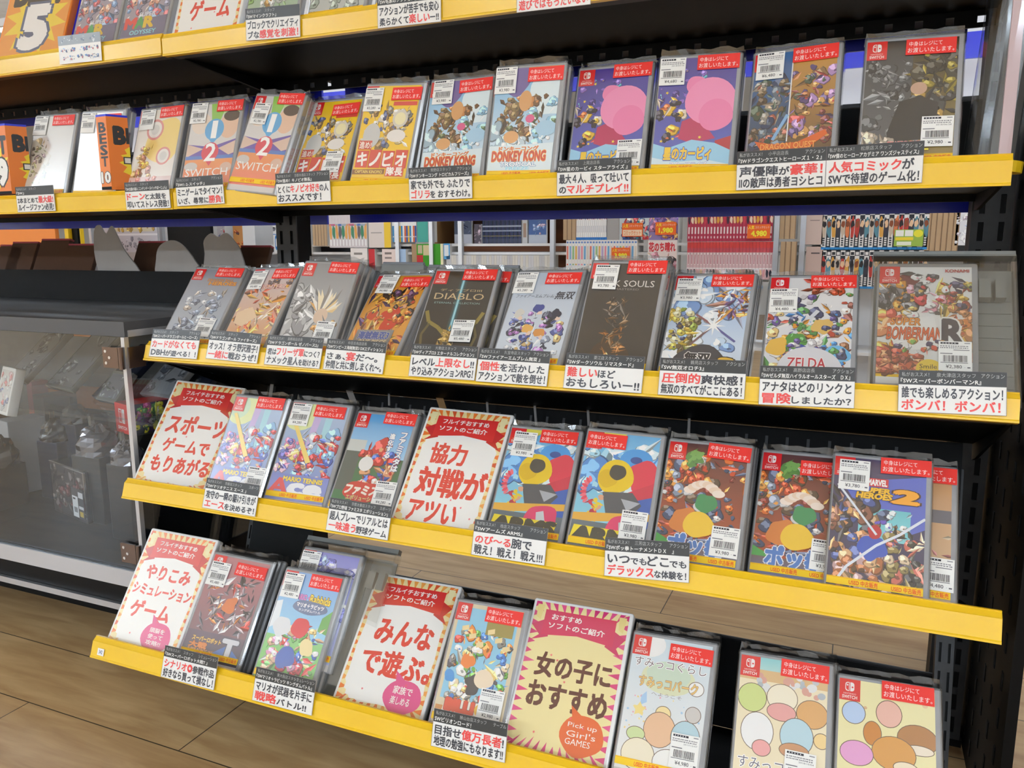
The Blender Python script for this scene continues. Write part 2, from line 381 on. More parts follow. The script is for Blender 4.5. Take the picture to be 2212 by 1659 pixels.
def slotted_post(name, mw, label, w, d, z0, z1, cols=2):
    t = thing(name, mw, label, 'shelf post')
    m = MB(); m.box((-w / 2, 0.003, z0), (w / 2, d, z1)); m.obj('tube', 'metal_black', t)
    m = MB(); p = 0.0375; sw = w * 0.14; sh = 0.026
    xs = [-w / 2] + sum([[-w / 2 + w * (i + 0.5) / cols - sw / 2, -w / 2 + w * (i + 0.5) / cols + sw / 2] for i in range(cols)], []) + [w / 2]
    for a, c in zip(xs[0::2], xs[1::2]): m.box((a, 0, z0), (c, 0.003, z1))
    n = int((z1 - z0) / p)
    for a, c in zip(xs[1::2], xs[2::2]):
        for i in range(n): m.box((a, 0, z0 + i * p), (c, 0.003, z0 + i * p + p - sh))
    m.obj('slotted_face', 'metal_darkgrey', t)
    m = MB(); m.box((-w / 2 - 0.003, 0, z0 - 0.012), (w / 2 + 0.003, d + 0.004, z0 - 0.0002)); m.obj('foot', 'metal_black', t)
    return t
slotted_post('shelf_upright', Matrix.Translation((0.0, 0.283, 0)), 'black slotted upright between the left bay and the right bay', 0.05, 0.045, 0.012, 2.1)
slotted_post('shelf_upright', Matrix.Translation((1.215, 0.283, 0)), 'black slotted upright at the right end of the right bay', 0.05, 0.045, 0.012, 2.1)
slotted_post('slanted_strut', SLANT @ Matrix.Translation((0.012, 0.185, 0)), 'leaning slotted strut at the left end of the three lower shelves', 0.022, 0.02, -0.46, 0.075)
slotted_post('slanted_strut', SLANT @ Matrix.Translation((1.19, 0.185, 0)), 'leaning slotted strut at the right end of the three lower shelves', 0.022, 0.02, -0.46, 0.075)
# perforated end panel on the right
t = thing('end_panel', Matrix.Translation((1.245, 0.0, 0)), 'black perforated end panel closing the right side of the bay', 'panel')
m = MB(); m.box((0, 0.0, 0.0), (0.012, 0.62, 2.1))
for iy in range(10):
    for iz in range(40):
        y = 0.04 + iy * 0.058; z = 0.03 + iz * 0.05; m.box((-0.0012, y, z), (0.0, y + 0.008, z + 0.024), 1)
m.obj('sheet', ['metal_black', 'hole_black'], t)
# black plate behind the leftmost items of the lowest shelf, low back rails, dark sheet standing in for the shade behind the fourth shelf
m = MB(); m.box((0.026, 0.165, -0.335), (0.165, 0.171, -0.128)); o = m.obj('black_plate', 'metal_black', None, SLANT); tag(o, 'black metal plate standing behind the leftmost sign cases of the lowest shelf', 'plate')
t = thing('back_stop', SLANT @ Matrix.Translation((0, 0.233, -0.3445)), 'low black back rail running along the rear of the lowest shelf', 'rail')
m = MB(); m.box((0.005, 0, 0.0002), (1.2, 0.004, 0.13)); m.obj('plate', 'metal_black', t)
m = MB(); m.tube((0.005, 0.002, 0.132), (1.2, 0.002, 0.132), 0.003, 8); m.obj('edge_tube', 'metal_darkgrey', t)
t = thing('shade_sheet', SLANT @ Matrix.Translation((0.03, 0.166, -0.0995)), 'added dark sheet standing in for the dim far side behind the fourth shelf', 'screen')
m = MB(); m.box((0, 0, 0), (1.166, 0.003, 0.2088)); m.obj('sheet', 'metal_black', t)
m = MB()
for i in range(38): m.box((0.01 + i * 0.029, -0.001, 0.004), (0.014 + i * 0.029, -0.0001, 0.196))
m.obj('wire', 'metal_darkgrey', t)
for x0, x1, lb in ((-1.17, -0.027, 'black back panel behind the second shelf, left bay'), (0.027, 1.19, 'black back panel behind the second shelf, right bay')):
    t = thing('metal_screen', Matrix.Translation((x0, 0.276, F0 + 0.4)), lb, 'panel')
    m = MB(); m.box((0, 0, 0.0), (x1 - x0, 0.004, 0.112)); m.obj('sheet', 'metal_black', t); m = MB(); m.box((0, -0.004, 0.1125), (x1 - x0, 0.006, 0.118)); m.obj('top_lip', 'metal_darkgrey', t)
# blue rails of the far side of the fixture
for (x0, x1, z, lb) in ((-1.2, -0.03, 0.628, 'blue rail on the far side behind the top shelf, left bay'), (0.03, 1.18, 0.628, 'blue rail on the far side behind the top shelf, right bay'), (-1.2, -0.03, 0.366, 'blue rail on the far side behind the second shelf, left bay'), (0.03, 1.21, 0.3685, 'blue rail on the far side behind the second shelf, right bay')):
    t = thing('far_shelf', Matrix.Translation((x0, 0.46, z + F0)), lb, 'shelf')
    m = MB(); m.box((0, 0, 0), (x1 - x0, 0.006, 0.034)); m.obj('price_rail', 'rail_blue', t)
    m = MB(); m.box((0, -0.12, 0.02), (x1 - x0, -0.0002, 0.03)); m.obj('board', 'metal_black', t)

# ------------------------------------------------------------------ game cases
def pose(x, y, z, yaw, tilt, roll, base=SLANT):
    yaw, tilt, roll = (math.radians(a) for a in (yaw, tilt, roll))
    ex = Vector((math.cos(yaw), math.sin(yaw), 0)); n0 = Vector((-math.sin(yaw), math.cos(yaw), 0))
    ez = n0 * math.sin(tilt) + Vector((0, 0, math.cos(tilt)))
    e1 = ex * math.cos(roll) + ez * math.sin(roll); e2 = -ex * math.sin(roll) + ez * math.cos(roll); e3 = e2.cross(e1)
    return base @ Matrix(((e1.x, e3.x, e2.x, x), (e1.y, e3.y, e2.y, y), (e1.z, e3.z, e2.z, z), (0, 0, 0, 1)))
RED, WHITE, INK = 'e8352c', 'f4f2ee', '1c1a1c'
IW_, IH_, IX, IZ = 0.0958, 0.1625, 0.0028, 0.002            # printed sheet inside a case
def switch_logo(a):
    a.rect(0, 0, 0.225, 0.152, 'd8222a'); k = a.w / a.h
    def pad(u0, u1, v0, v1, col, left):
        r = 0.028; pts = []
        us = (u0, u1)
        for cx, cv, a0 in (((u0 + r), (v0 + r * k), 180), ((u0 + r), (v1 - r * k), 90)) if left else (((u1 - r), (v0 + r * k), 270), ((u1 - r), (v1 - r * k), 0)):
            for i in range(6):
                t = math.radians(a0 + (90 * i / 5 if not left else (90 * i / 5 if a0 == 180 else 90 - 90 * i / 5 - 0)))
                if left: t = math.radians((180 + 90 * i / 5) if a0 == 180 else (90 + 90 * i / 5))
                pts.append((cx + r * math.cos(t), cv + k * r * math.sin(t)))
        if left: pts = pts[:6] + [(u1, v0), (u1, v1)] + pts[6:]
        else: pts = pts[:6] + pts[6:] + [(u0, v1), (u0, v0)]
        a.poly(pts, col)
    pad(0.062, 0.108, 0.022, 0.086, 'f6eeee', True); pad(0.070, 0.101, 0.027, 0.081, 'd8222a', True)
    a.ell(0.085, 0.043, 0.010, 0.010, 'f6eeee')
    pad(0.116, 0.160, 0.022, 0.086, 'f6eeee', False); a.ell(0.140, 0.056, 0.010, 0.010, 'd8222a')
    a.text('NINTENDO', 0.045, 0.098, 0.18, 0.109, 'f2c8c8', 0.01); a.text('SWITCH', 0.032, 0.116, 0.192, 0.138, 'f6e6e6', 0.03)
def red_sticker(par, x, z, rot=0.0):
    a = Art(0.052, 0.0195, -0.0015); a.rect(0, 0, 1, 1, RED)
    a.text('中身はレジにて', 0.06, 0.16, 0.72, 0.46, 'fbeae6', 0.004); a.text('お渡しいたします。', 0.04, 0.55, 0.96, 0.87, 'fbeae6', 0.004)
    o = a.obj('sales_sticker', 'sticker_print', par); o.location = (x, 0, z - 0.0195); o.rotation_euler = (0, rot, 0); return o
def price_sticker(par, x, z, price, date=None, seed=1, w=0.0325, rot=0.0):
    h = 0.0365; a = Art(w, h, -0.0018); rd = random.Random(seed); a.rect(0, 0, 1, 1, 'f2f0ec')
    a.rect(0.06, 0.035, 0.60, 0.095, '1a1822')
    for i in range(5): a.rect(0.12 + i * 0.09, 0.05, 0.155 + i * 0.09, 0.08, 'd8d6da')
    a.rect(0.78, 0.045, 0.95, 0.075, '8c8a90')
    for v in (0.15, 0.21):
        u = 0.05
        while u < 0.9: w_ = rd.uniform(0.03, 0.09); a.rect(u, v, u + w_ * 0.7, v + 0.03, '77757a'); u += w_
    if date: a.text(date, 0.45, 0.27, 0.93, 0.315, '55535a', 0.0)
    else: a.rect(0.45, 0.28, 0.93, 0.31, '8a888c')
    a.rect(0.05, 0.405, 0.42, 0.435, '77757a')
    u = 0.14
    while u < 0.86:
        w_ = rd.uniform(0.008, 0.028); a.rect(u, 0.48, u + w_, 0.70, '1e1c20'); u += w_ + rd.uniform(0.008, 0.022)
    a.rect(0.06, 0.72, 0.88, 0.738, '55535a')
    if price: a.text('¥' + price, 0.22, 0.80, 0.70, 0.93, '2e2c32', 0.005); a.rect(0.78, 0.87, 0.80, 0.88, '444'*2); a.rect(0.86, 0.86, 0.95, 0.90, '55535a')
    o = a.obj('price_sticker', 'sticker_print', par); o.location = (x, 0, z - h); o.rotation_euler = (0, rot, 0); return o
def used_tape(par, w=IW_):
    a = Art(w, 0.0085, -0.0012); a.rect(0, 0, 1, 1, 'f3c81a'); a.rect(0, 0.06, 1, 0.14, 'e8a018')
    for u in (0.24, 0.68): a.text('USED 中古販売', u, 0.2, u + 0.3, 0.86, 'e24a1c', 0.03)
    o = a.obj('used_tape', 'sticker_print', par); o.location = (IX, 0, 0.0146)
SLEEVES = {}
def sleeve(par, w, h, t, seed):               # clear bag: rim proud of the sides, a crimped flap over the top
    k = (w, h, t, seed % 3)
    if k not in SLEEVES:
        rd = random.Random(seed % 3); m = MB(); n = 10; e = 0.0011
        pf = []; pm = []; pb = []
        for i in range(n + 1):
            x = -e + (w + 2 * e) * i / n; wv = rd.uniform(-0.0012, 0.0012)
            pf.append((x, -0.0008, h - 0.003)); pm.append((x + (0.002 if i == 0 else -0.002 if i == n else 0), t * 0.45 + wv, h + 0.0095 + rd.uniform(-0.0016, 0.002))); pb.append((x, t + 0.0008, h - 0.003))
        for i in range(n):
            m.quad([pf[i], pf[i + 1], pm[i + 1], pm[i]]); m.quad([pm[i], pm[i + 1], pb[i + 1], pb[i]])
        for xa, xb in ((-e, 0.0), (w + e, w)):
            m.quad([(xb + (0.002 if xa < 0 else -0.002), -0.0009, 0), (xa, t * 0.15, 0), (xa, t * 0.15, h), (xb + (0.002 if xa < 0 else -0.002), -0.0009, h)])
            m.quad([(xa, t * 0.15, 0), (xa, t * 0.9, 0), (xa, t * 0.9, h), (xa, t * 0.15, h)])
        SLEEVES[k] = m.mesh('film_sleeve', 'clear_film')
    return link(SLEEVES[k], 'film_sleeve', par)
POSES = {
'B2':('B',-0.3834,-0.1157,0.3852,4.01,-0.64,1.02), 'B3':('B',-0.2581,-0.1104,0.3815,2.38,-4.21,-0.16), 'B5':('B',-0.1253,-0.1118,0.3825,0.28,0.9,0.56),
'B6':('B',-0.0001,-0.1138,0.3837,3.51,1.3,1.6), 'B7':('B',0.1121,-0.1259,0.3897,-1.01,3.89,-7.0), 'B8':('B',0.2216,-0.1087,0.3821,-3.07,7.09,-1.87),
'B9':('B',0.337,-0.1132,0.3835,-1.76,-2.06,-4.2), 'B10':('B',0.455,-0.1112,0.3826,0.3,-0.62,-0.27), 'B11':('B',0.5637,-0.1126,0.3837,-1.83,-6.39,-2.1),
'B12':('B',0.683,-0.1129,0.3832,0.89,2.0,0.22), 'B13':('B',0.7951,-0.1117,0.3837,4.69,-1.52,-0.12), 'B14':('B',0.9131,-0.1127,0.3833,-2.96,3.04,0.34),
'B15':('B',1.0402,-0.1136,0.3832,1.89,1.35,-0.18),
'C1':('C',0.0051,-0.112,0.1286,4.85,22.7,0.57), 'C2':('C',0.1241,-0.1062,0.1246,-5.77,19.72,0.08), 'C3':('C',0.2408,-0.1113,0.1281,1.01,15.3,-0.86),
'C4':('C',0.3566,-0.1073,0.1258,-5.59,24.99,0.26), 'C5':('C',0.4765,-0.1104,0.126,2.94,20.37,0.72), 'C5b':('C',0.4881,-0.0968,0.1269,2.94,20.37,-0.1),
'C6':('C',0.6018,-0.1102,0.1268,-3.5,21.83,0.61), 'C7':('C',0.7177,-0.1116,0.1274,-1.24,13.24,-0.71), 'C8':('C',0.829,-0.1094,0.1266,-0.9,22.49,0.4),
'C9':('C',0.952,-0.1079,0.1267,-0.02,22.9,1.53), 'C10':('C',1.069,-0.1063,0.1268,0.77,16.72,0.57), 'C10c':('C',1.0735,-0.1035,0.1325,0.77,16.72,0.57),
'D1':('D',-0.0009,-0.1073,-0.0918,9.02,19.72,-1.1), 'D2':('D',0.148,-0.1056,-0.0952,0.63,12.45,-0.61), 'D3':('D',0.2613,-0.1067,-0.0931,6.66,15.89,0.22),
'D4':('D',0.3731,-0.1061,-0.0952,3.06,20.32,0.78), 'D5':('D',0.4804,-0.1058,-0.0957,1.11,22.67,-0.72), 'D6':('D',0.6249,-0.1062,-0.0955,4.17,20.35,0.12),
'D7':('D',0.736,-0.1074,-0.0947,2.75,16.35,-0.33), 'D8':('D',0.844,-0.1069,-0.0963,0.96,18.46,0.19), 'D9':('D',0.9543,-0.0901,-0.0957,-1.16,20.48,0.28),
'D10':('D',1.0376,-0.1048,-0.0962,0.98,17.42,-0.31), 'D11':('D',1.0645,-0.0912,-0.097,-1.39,20.87,0.33),
'E1':('E',0.0081,-0.1141,-0.3433,4.5,17.57,-0.81), 'E2':('E',0.1536,-0.1136,-0.34,10.81,17.61,-2.32), 'E3':('E',0.294,-0.1139,-0.3428,2.56,17.11,-0.05),
'E4':('E',0.4331,-0.1135,-0.3387,5.56,28.71,-0.15), 'E5':('E',0.5812,-0.113,-0.3404,0.91,19.59,1.34), 'E6':('E',0.6842,-0.1132,-0.3385,1.09,23.57,0.59),
'E7':('E',0.8241,-0.1126,-0.3374,-1.82,22.18,1.85), 'E8':('E',0.9566,-0.111,-0.3378,1.68,21.13,1.57), 'E9':('E',1.0637,-0.1132,-0.3406,-1.62,23.76,2.34),
'A2':('A',-0.2320,-0.186,0.6124,2,2,0), 'A3':('A',-0.1155,-0.186,0.6124,1,2,0), 'A5':('A',0.1515,-0.186,0.6124,0,2,0), 'A6':('A',0.2725,-0.186,0.6124,0,2,0), 'A7':('A',0.3905,-0.186,0.6124,0,2,0), 'A4':('A',0.0055,-0.186,0.6124,1,2,0),
}
# ---- cover artwork: plain coloured shapes in place of the printed pictures, with the titles as printed
def c_grey_glare(a):  # lamp glare painted into the grey tones of this cover
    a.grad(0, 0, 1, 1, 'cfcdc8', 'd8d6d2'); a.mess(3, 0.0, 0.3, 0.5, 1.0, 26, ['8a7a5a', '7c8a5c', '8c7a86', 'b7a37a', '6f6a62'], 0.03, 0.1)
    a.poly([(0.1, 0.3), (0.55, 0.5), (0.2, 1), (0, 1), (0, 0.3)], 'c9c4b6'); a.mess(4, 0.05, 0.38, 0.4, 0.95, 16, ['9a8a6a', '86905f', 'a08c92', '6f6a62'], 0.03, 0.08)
def c_white_glare(a): a.grad(0, 0, 1, 1, 'f1f1f1', 'f6f6f6'); a.mess(9, 0.5, 0.1, 1, 0.5, 8, ['e4e0dc', 'd8d2ce', 'e8dccf'], 0.05, 0.12)  # lamp reflection painted in as a near-white cover
def c_party(a):
    a.grad(0, 0, 1, 1, 'e6dcd0', 'ece6e0'); a.blob(0.66, 0.38, 0.42, 'efd07a', 5, 0.12, 18, 1.0)
    for u, v, r in ((0.42, 0.24, 0.2), (0.72, 0.56, 0.17)):
        a.ell(u, v, r, r, 'd98a86'); a.ell(u, v, r * 0.78, r * 0.78, 'e9e4de'); a.ell(u, v, r * 0.5, r * 0.5, 'd3d0cc')
    a.mess(12, 0.05, 0.45, 0.45, 0.78, 18, ['c9a06a', '8a6a4a', 'e0b84c', 'b07a6a'], 0.04, 0.1)
    a.grad(0, 0.8, 1, 1, 'e2c4c0', 'e6dad6'); a.mess(13, 0.05, 0.8, 0.6, 0.98, 12, ['d0605a', 'd88a80'], 0.05, 0.1)
def c_onetwo(a):
    a.rect(0, 0, 1, 1, 'd9d6d4'); a.poly([(0.38, 0), (0.72, 0), (0.55, 0.34), (0.48, 0.34)], '8cc25a'); a.poly([(0.62, 0), (1, 0), (1, 0.12), (0.7, 0.2)], 'b7d29a')
    a.ell(0.82, 0.26, 0.2, 0.24, 'e6c0a6'); a.ell(0.85, 0.15, 0.17, 0.10, '4a3c38'); a.ell(0.22, 0.22, 0.2, 0.2, 'ead8c8')
    a.poly([(0, 0.46), (0.5, 0.5), (1, 0.42), (1, 0.62), (0, 0.62)], '6e5ba8'); a.poly([(0, 0.46), (0.35, 0.52), (0.05, 0.6), (0, 0.6)], 'dcbfae'); a.poly([(1, 0.44), (0.66, 0.52), (0.9, 0.6), (1, 0.58)], 'dcbfae')
    a.grad(0, 0.6, 1, 1, 'e89a5c', 'e7786a'); a.rect(0, 0.6, 1, 0.64, '5a7fc4'); a.ell(0.14, 0.72, 0.14, 0.08, 'cfc8c4'); a.ell(0.88, 0.74, 0.12, 0.09, 'd9b6a4')
    a.ell(0.52, 0.3, 0.2, 0.2, '5aa9dc'); a.poly([(0.42, 0.4), (0.62, 0.4), (0.52, 0.47)], '5aa9dc'); a.text('1', 0.47, 0.2, 0.57, 0.4, 'ffffff', 0.01)
    a.ell(0.5, 0.56, 0.18, 0.18, 'd6455a'); a.poly([(0.41, 0.64), (0.59, 0.64), (0.52, 0.72)], 'd6455a'); a.text('2', 0.4, 0.46, 0.62, 0.66, 'ffffff', 0.02); a.text('SWITCH', 0.04, 0.745, 0.93, 0.835, 'f7f5f3', 0.0)
def c_yellow_adventure(a):
    a.grad(0, 0, 1, 1, 'f2c62a', 'efc034'); a.mess(21, 0.06, 0.2, 0.94, 0.6, 46, ['8a6a3a', '4a5a8e', 'b08a48', '7c7c74', 'd8cfc0', '5c4a34', 'c8b27a', '3c4a78', 'e2d8c2'], 0.03, 0.1)
    a.ell(0.72, 0.33, 0.14, 0.14, 'd9d2c4'); a.ell(0.72, 0.33, 0.1, 0.1, 'f2e8b8'); a.ell(0.7, 0.5, 0.17, 0.1, 'ece6e0'); a.ell(0.24, 0.5, 0.16, 0.2, 'c9c9c6')
    a.rect(0.55, 0.16, 0.98, 0.2, 'd6433a'); a.rect(0.03, 0.55, 0.28, 0.64, 'c84a36'); a.text('進め!', 0.05, 0.56, 0.27, 0.63, 'f7ece2', 0.02)
    for i, ch in enumerate('キノピオ'):
        u = 0.03 + i * 0.24; a.rect(u, 0.65 - 0.01 * (i % 2), u + 0.225, 0.82, 'cf4438'); a.text(ch, u + 0.03, 0.67, u + 0.2, 0.80, 'fbf4ee', 0.045)
    a.rect(0.62, 0.80, 0.95, 0.9, 'cf4438'); a.text('隊長', 0.64, 0.81, 0.93, 0.89, 'fbf4ee', 0.04); a.poly([(0.0, 0.84), (0.6, 0.83), (0.6, 0.88), (0, 0.89)], '8a5a30'); a.text('CAPTAIN KINOPIO', 0.05, 0.845, 0.56, 0.875, 'f2d46a', 0.02)
def c_jungle_sky(a):
    a.grad(0, 0, 1, 1, '6fb4e0', 'e2eef4'); a.blob(0.85, 0.25, 0.3, 'dff0f6', 2, 0.2); a.blob(0.3, 0.1, 0.25, '6a5a9a', 7, 0.3); a.poly([(0.5, 0), (1, 0), (1, 0.05), (0.6, 0.05)], 'e8b83a')
    a.mess(31, 0.12, 0.25, 0.82, 0.66, 44, ['5a3a24', '8a5a30', 'c8844a', '6e4a2c', '3c2a1c', 'd89a5c', '4c5a3a', '7a6238'], 0.03, 0.12)
    a.mess(32, 0.6, 0.3, 1, 0.7, 16, ['e8f2f6', '8cc0e0', '4a6a4a', 'f4f8fa', 'b2d4e8'], 0.04, 0.13); a.mess(33, 0, 0.55, 0.5, 0.74, 12, ['e4eef2', '9ab4c4', 'c2d4de'], 0.04, 0.12)
    a.ell(0.5, 0.3, 0.1, 0.15, 'd29a62'); a.ell(0.33, 0.62, 0.12, 0.09, 'd8a068'); a.ell(0.86, 0.55, 0.16, 0.11, 'a8d0ea'); a.ell(0.6, 0.46, 0.07, 0.06, 'd4588a')
    a.poly([(0.0, 0.7), (1, 0.68), (1, 1), (0, 1)], 'dcebf2'); a.text('DONKEY KONG RETURNS'[:0] or 'ドンキーコング', 0.16, 0.705, 0.78, 0.745, 'c8503c', 0.03, 'f0b84c', 0.04)
    a.text('DONKEY KONG', 0.06, 0.75, 0.9, 0.835, 'c43c2e', 0.05, 'f2a83a', 0.05); a.text('TROPICAL', 0.2, 0.845, 0.76, 0.885, 'f6fafc', 0.04, '3c7ab0', 0.06); a.text('FREEZE', 0.3, 0.89, 0.66, 0.915, '9adcf0', 0.03)
def c_pink(a):
    a.grad(0, 0, 1, 1, '4a3a8e', '5a6ac0'); a.mess(41, 0, 0.05, 0.6, 0.4, 20, ['5a4aa8', '3a2c78', 'd8b84c', '8a6ac8', '6ac0d8'], 0.02, 0.07); a.mess(42, 0, 0.35, 0.35, 0.7, 12, ['d8703a', 'e0b23c', '2c2a3a', 'b03c3c', 'e8d8c4'], 0.04, 0.1)
    a.poly([(0.35, 0.55), (0.55, 0.5), (0.8, 0.7), (0.5, 0.74), (0.32, 0.7)], 'b83460'); a.blob(0.5, 0.24, 0.13, 'ef86b4', 3, 0.06, 18)
    a.blob(0.7, 0.38, 0.33, 'f291bc', 8, 0.03, 30); a.blob(0.78, 0.5, 0.22, 'ee82b0', 9, 0.05, 24); a.poly([(0.8, 0.72), (1, 0.68), (1, 0.86), (0.82, 0.84)], 'b02c3c')
    a.poly([(0, 0.74), (0.2, 0.78), (0.5, 0.71), (0.8, 0.74), (1, 0.8), (1, 1), (0, 1)], '9cd0ec'); a.poly([(0, 0.86), (0.3, 0.9), (0.7, 0.88), (1, 0.92), (1, 1), (0, 1)], 'd8ecf6')
    for u, v in ((0.1, 0.72), (0.25, 0.7), (0.6, 0.69), (0.12, 0.3), (0.25, 0.14)): a.star(u, v, 0.025, 0.011, 5, 'f2d24c')
    a.text('星のカービィ', 0.15, 0.775, 0.76, 0.88, 'f2c83c', 0.05, '3c5ab4', 0.07); a.text('スターアライズ', 0.24, 0.9, 0.72, 0.94, 'ffffff', 0.03, '5a7ac8', 0.05)
def c_two_heroes(a):
    a.grad(0, 0, 0.47, 1, '3c6aa0', '3c3a34'); a.grad(0.47, 0, 1, 1, 'c8924a', '4a3a34'); a.mess(51, 0.02, 0.25, 0.45, 0.8, 40, ['3a4a3c', '6a5a44', '2c3c5c', '8c8a84', '4a3c30', 'b0a08a', '5a6a7a', 'a05a4a'], 0.03, 0.1)
    a.mess(52, 0.5, 0.16, 0.98, 0.8, 44, ['a0623a', '7a3c3a', 'd09a5c', '5c4a7a', '8a6a4a', 'c04a4a', '4a5a4c', 'b08ac0'], 0.03, 0.1); a.rect(0.465, 0.1, 0.48, 0.78, 'e4e6e8')
    a.stroke([(0.3, 0.76), (0.46, 0.55)], 0.04, '8ab4dc'); a.poly([(0.08, 0.76), (0.3, 0.795), (0.6, 0.79), (0.92, 0.7), (0.95, 0.74), (0.7, 0.86), (0.2, 0.87)], 'd8622a'); a.text('DRAGON QUEST', 0.16, 0.79, 0.82, 0.85, 'f0a050', 0.03, 'b8441c', 0.03)
    a.text('HEROES', 0.08, 0.875, 0.7, 0.945, 'e0c06a', 0.02, '6a4a24', 0.03); a.text('I·II', 0.73, 0.86, 0.93, 0.945, '5aa4dc', 0.03, '24486a', 0.03)
def c_dark_comic(a):
    a.grad(0, 0, 0.52, 1, '3c3e40', '5c5e60'); a.grad(0.52, 0, 1, 1, '2c2a24', '8a7434'); a.mess(61, 0.05, 0.15, 0.5, 0.75, 36, ['54575a', '6a6e72', '44474a', '303234', '7c8084'], 0.03, 0.12)
    a.mess(62, 0.55, 0.1, 1, 0.45, 18, ['8a7a24', '2a2820', '3c382c', 'a89434'], 0.04, 0.13); a.mess(63, 0.55, 0.45, 1, 0.8, 16, ['a8843a', '5a4a28', '28282a', '343638'], 0.05, 0.14)
    a.poly([(0.28, 0.75), (0.4, 0.5), (0.62, 0.46), (0.82, 0.52), (0.8, 0.8), (0.3, 0.82)], '1f2224'); a.ell(0.6, 0.4, 0.09, 0.08, 'c09a82'); a.mess(64, 0, 0.75, 0.35, 0.9, 12, ['a89a8a', '8a8e92', 'c4b49c'], 0.04, 0.1)
    a.text('MY HERO ONE\'S JUSTICE', 0.3, 0.815, 0.86, 0.84, 'e85a5a', 0.03, 'f4ece4', 0.03); a.text('僕のヒーロー', 0.24, 0.85, 0.74, 0.92, 'f2e02c', 0.06, '1c1c1c', 0.05); a.text('アカデミア', 0.4, 0.925, 0.78, 0.955, 'f2e02c', 0.03)
def c_hazed_blue(a):  # reflected haze painted into the pale grey-blue tones
    a.grad(0, 0, 1, 1, '8a8c98', 'c0c8d2'); a.mess(71, 0.15, 0.3, 0.85, 0.95, 44, ['aeb4c0', '8c94a4', 'd2d8de', '707888', 'bcb0a4', '98a8c0'], 0.04, 0.12)
    a.text('DRAGON BALL', 0.36, 0.13, 0.9, 0.165, 'c88a5a', 0.03, '7a4a3a', 0.03); a.text('HEROES', 0.42, 0.17, 0.98, 0.215, 'd89a3c', 0.04, 'a84a3c', 0.04)
def c_fire(a):
    a.grad(0, 0, 1, 1, 'c8bcc0', 'e0a064'); a.mess(81, 0, 0.2, 1, 1, 60, ['e89a3c', 'd8663a', 'f2c870', 'c84a34', 'f0dcc0', '9a5a4a', 'e8b45c', 'b8c0d8'], 0.05, 0.16, 'shard'); a.poly([(0.05, 0.55), (0.35, 0.48), (0.55, 0.6), (0.3, 0.72), (0.08, 0.68)], 'eacaa6')
    a.mess(82, 0.45, 0.12, 1, 0.24, 14, ['6a5a60', 'e0a03c', '8a6a5c'], 0.03, 0.08); a.text('FIGHTERZ', 0.3, 0.2, 0.9, 0.25, 'e8c8c0', 0.03, 'b84a3c', 0.03)
def c_spikes(a):
    a.grad(0, 0, 1, 1, '8c8c8e', 'c4c4c4'); a.mess(91, 0, 0.3, 0.5, 0.9, 14, ['b8b8ba', 'd4d4d4', '9a9a9c'], 0.1, 0.22)
    rd = random.Random(5)
    for i in range(15):
        t = -2.7 + i * 0.17; r = rd.uniform(0.26, 0.44); k = a.w / a.h; u, v = 0.66, 0.56
        a.poly([(u - 0.05 + 0.10 * math.cos(t), v + k * 0.05 * math.sin(t)), (u + r * math.cos(t), v + k * r * 1.25 * math.sin(t)), (u + 0.06 + 0.12 * math.cos(t + 0.25), v + k * 0.1 * math.sin(t + 0.25))], rd.choice(['e8c890', 'f2e2c0', 'd8a868', '8a8480', 'f4efe6']))
    a.ell(0.64, 0.6, 0.13, 0.14, 'dcc0a8'); a.mess(92, 0.55, 0.66, 0.95, 0.85, 12, ['e8e8e8', 'c88a4c', '9a9a9a', 'd0a878'], 0.05, 0.1); a.rect(0.03, 0.84, 0.72, 0.935, 'd4504a'); a.text('XENOVERSE 2', 0.06, 0.855, 0.68, 0.92, 'e07a70', 0.05, 'b83a38', 0.03)
def c_flame_crew(a):
    a.grad(0, 0, 1, 1, 'c88a2c', 'e8a048'); a.mess(101, 0, 0.1, 1, 0.95, 56, ['d8742c', 'e8b048', '6a3a20', 'f0c878', 'a84a20', '4a3060', 'e89a3c'], 0.05, 0.16, 'shard'); a.mess(102, 0.3, 0.2, 0.9, 0.35, 14, ['2c2018', '5a3a5c', 'c09a4a', '3a2a2a'], 0.05, 0.12)
    a.blob(0.62, 0.54, 0.2, 'cc3c24', 6, 0.4); a.blob(0.25, 0.5, 0.1, 'cc4a2c', 16, 0.4); a.mess(103, 0.1, 0.3, 0.95, 0.66, 24, ['d8742c', '241c1c', 'e8b048', 'd8a078', 'b83c24'], 0.03, 0.09); a.grad(0.1, 0.68, 0.8, 0.92, '8c8a88', '6a5a4a')
    a.text('海賊無双3', 0.16, 0.7, 0.74, 0.79, '4a5a9a', 0.05, 'c8c4c0', 0.04); a.text('ONE PIECE', 0.2, 0.8, 0.74, 0.85, 'd8c8a0', 0.03, '7a5a34', 0.03); a.text('DELUXE EDITION', 0.2, 0.86, 0.74, 0.89, 'c89a5c', 0.02)
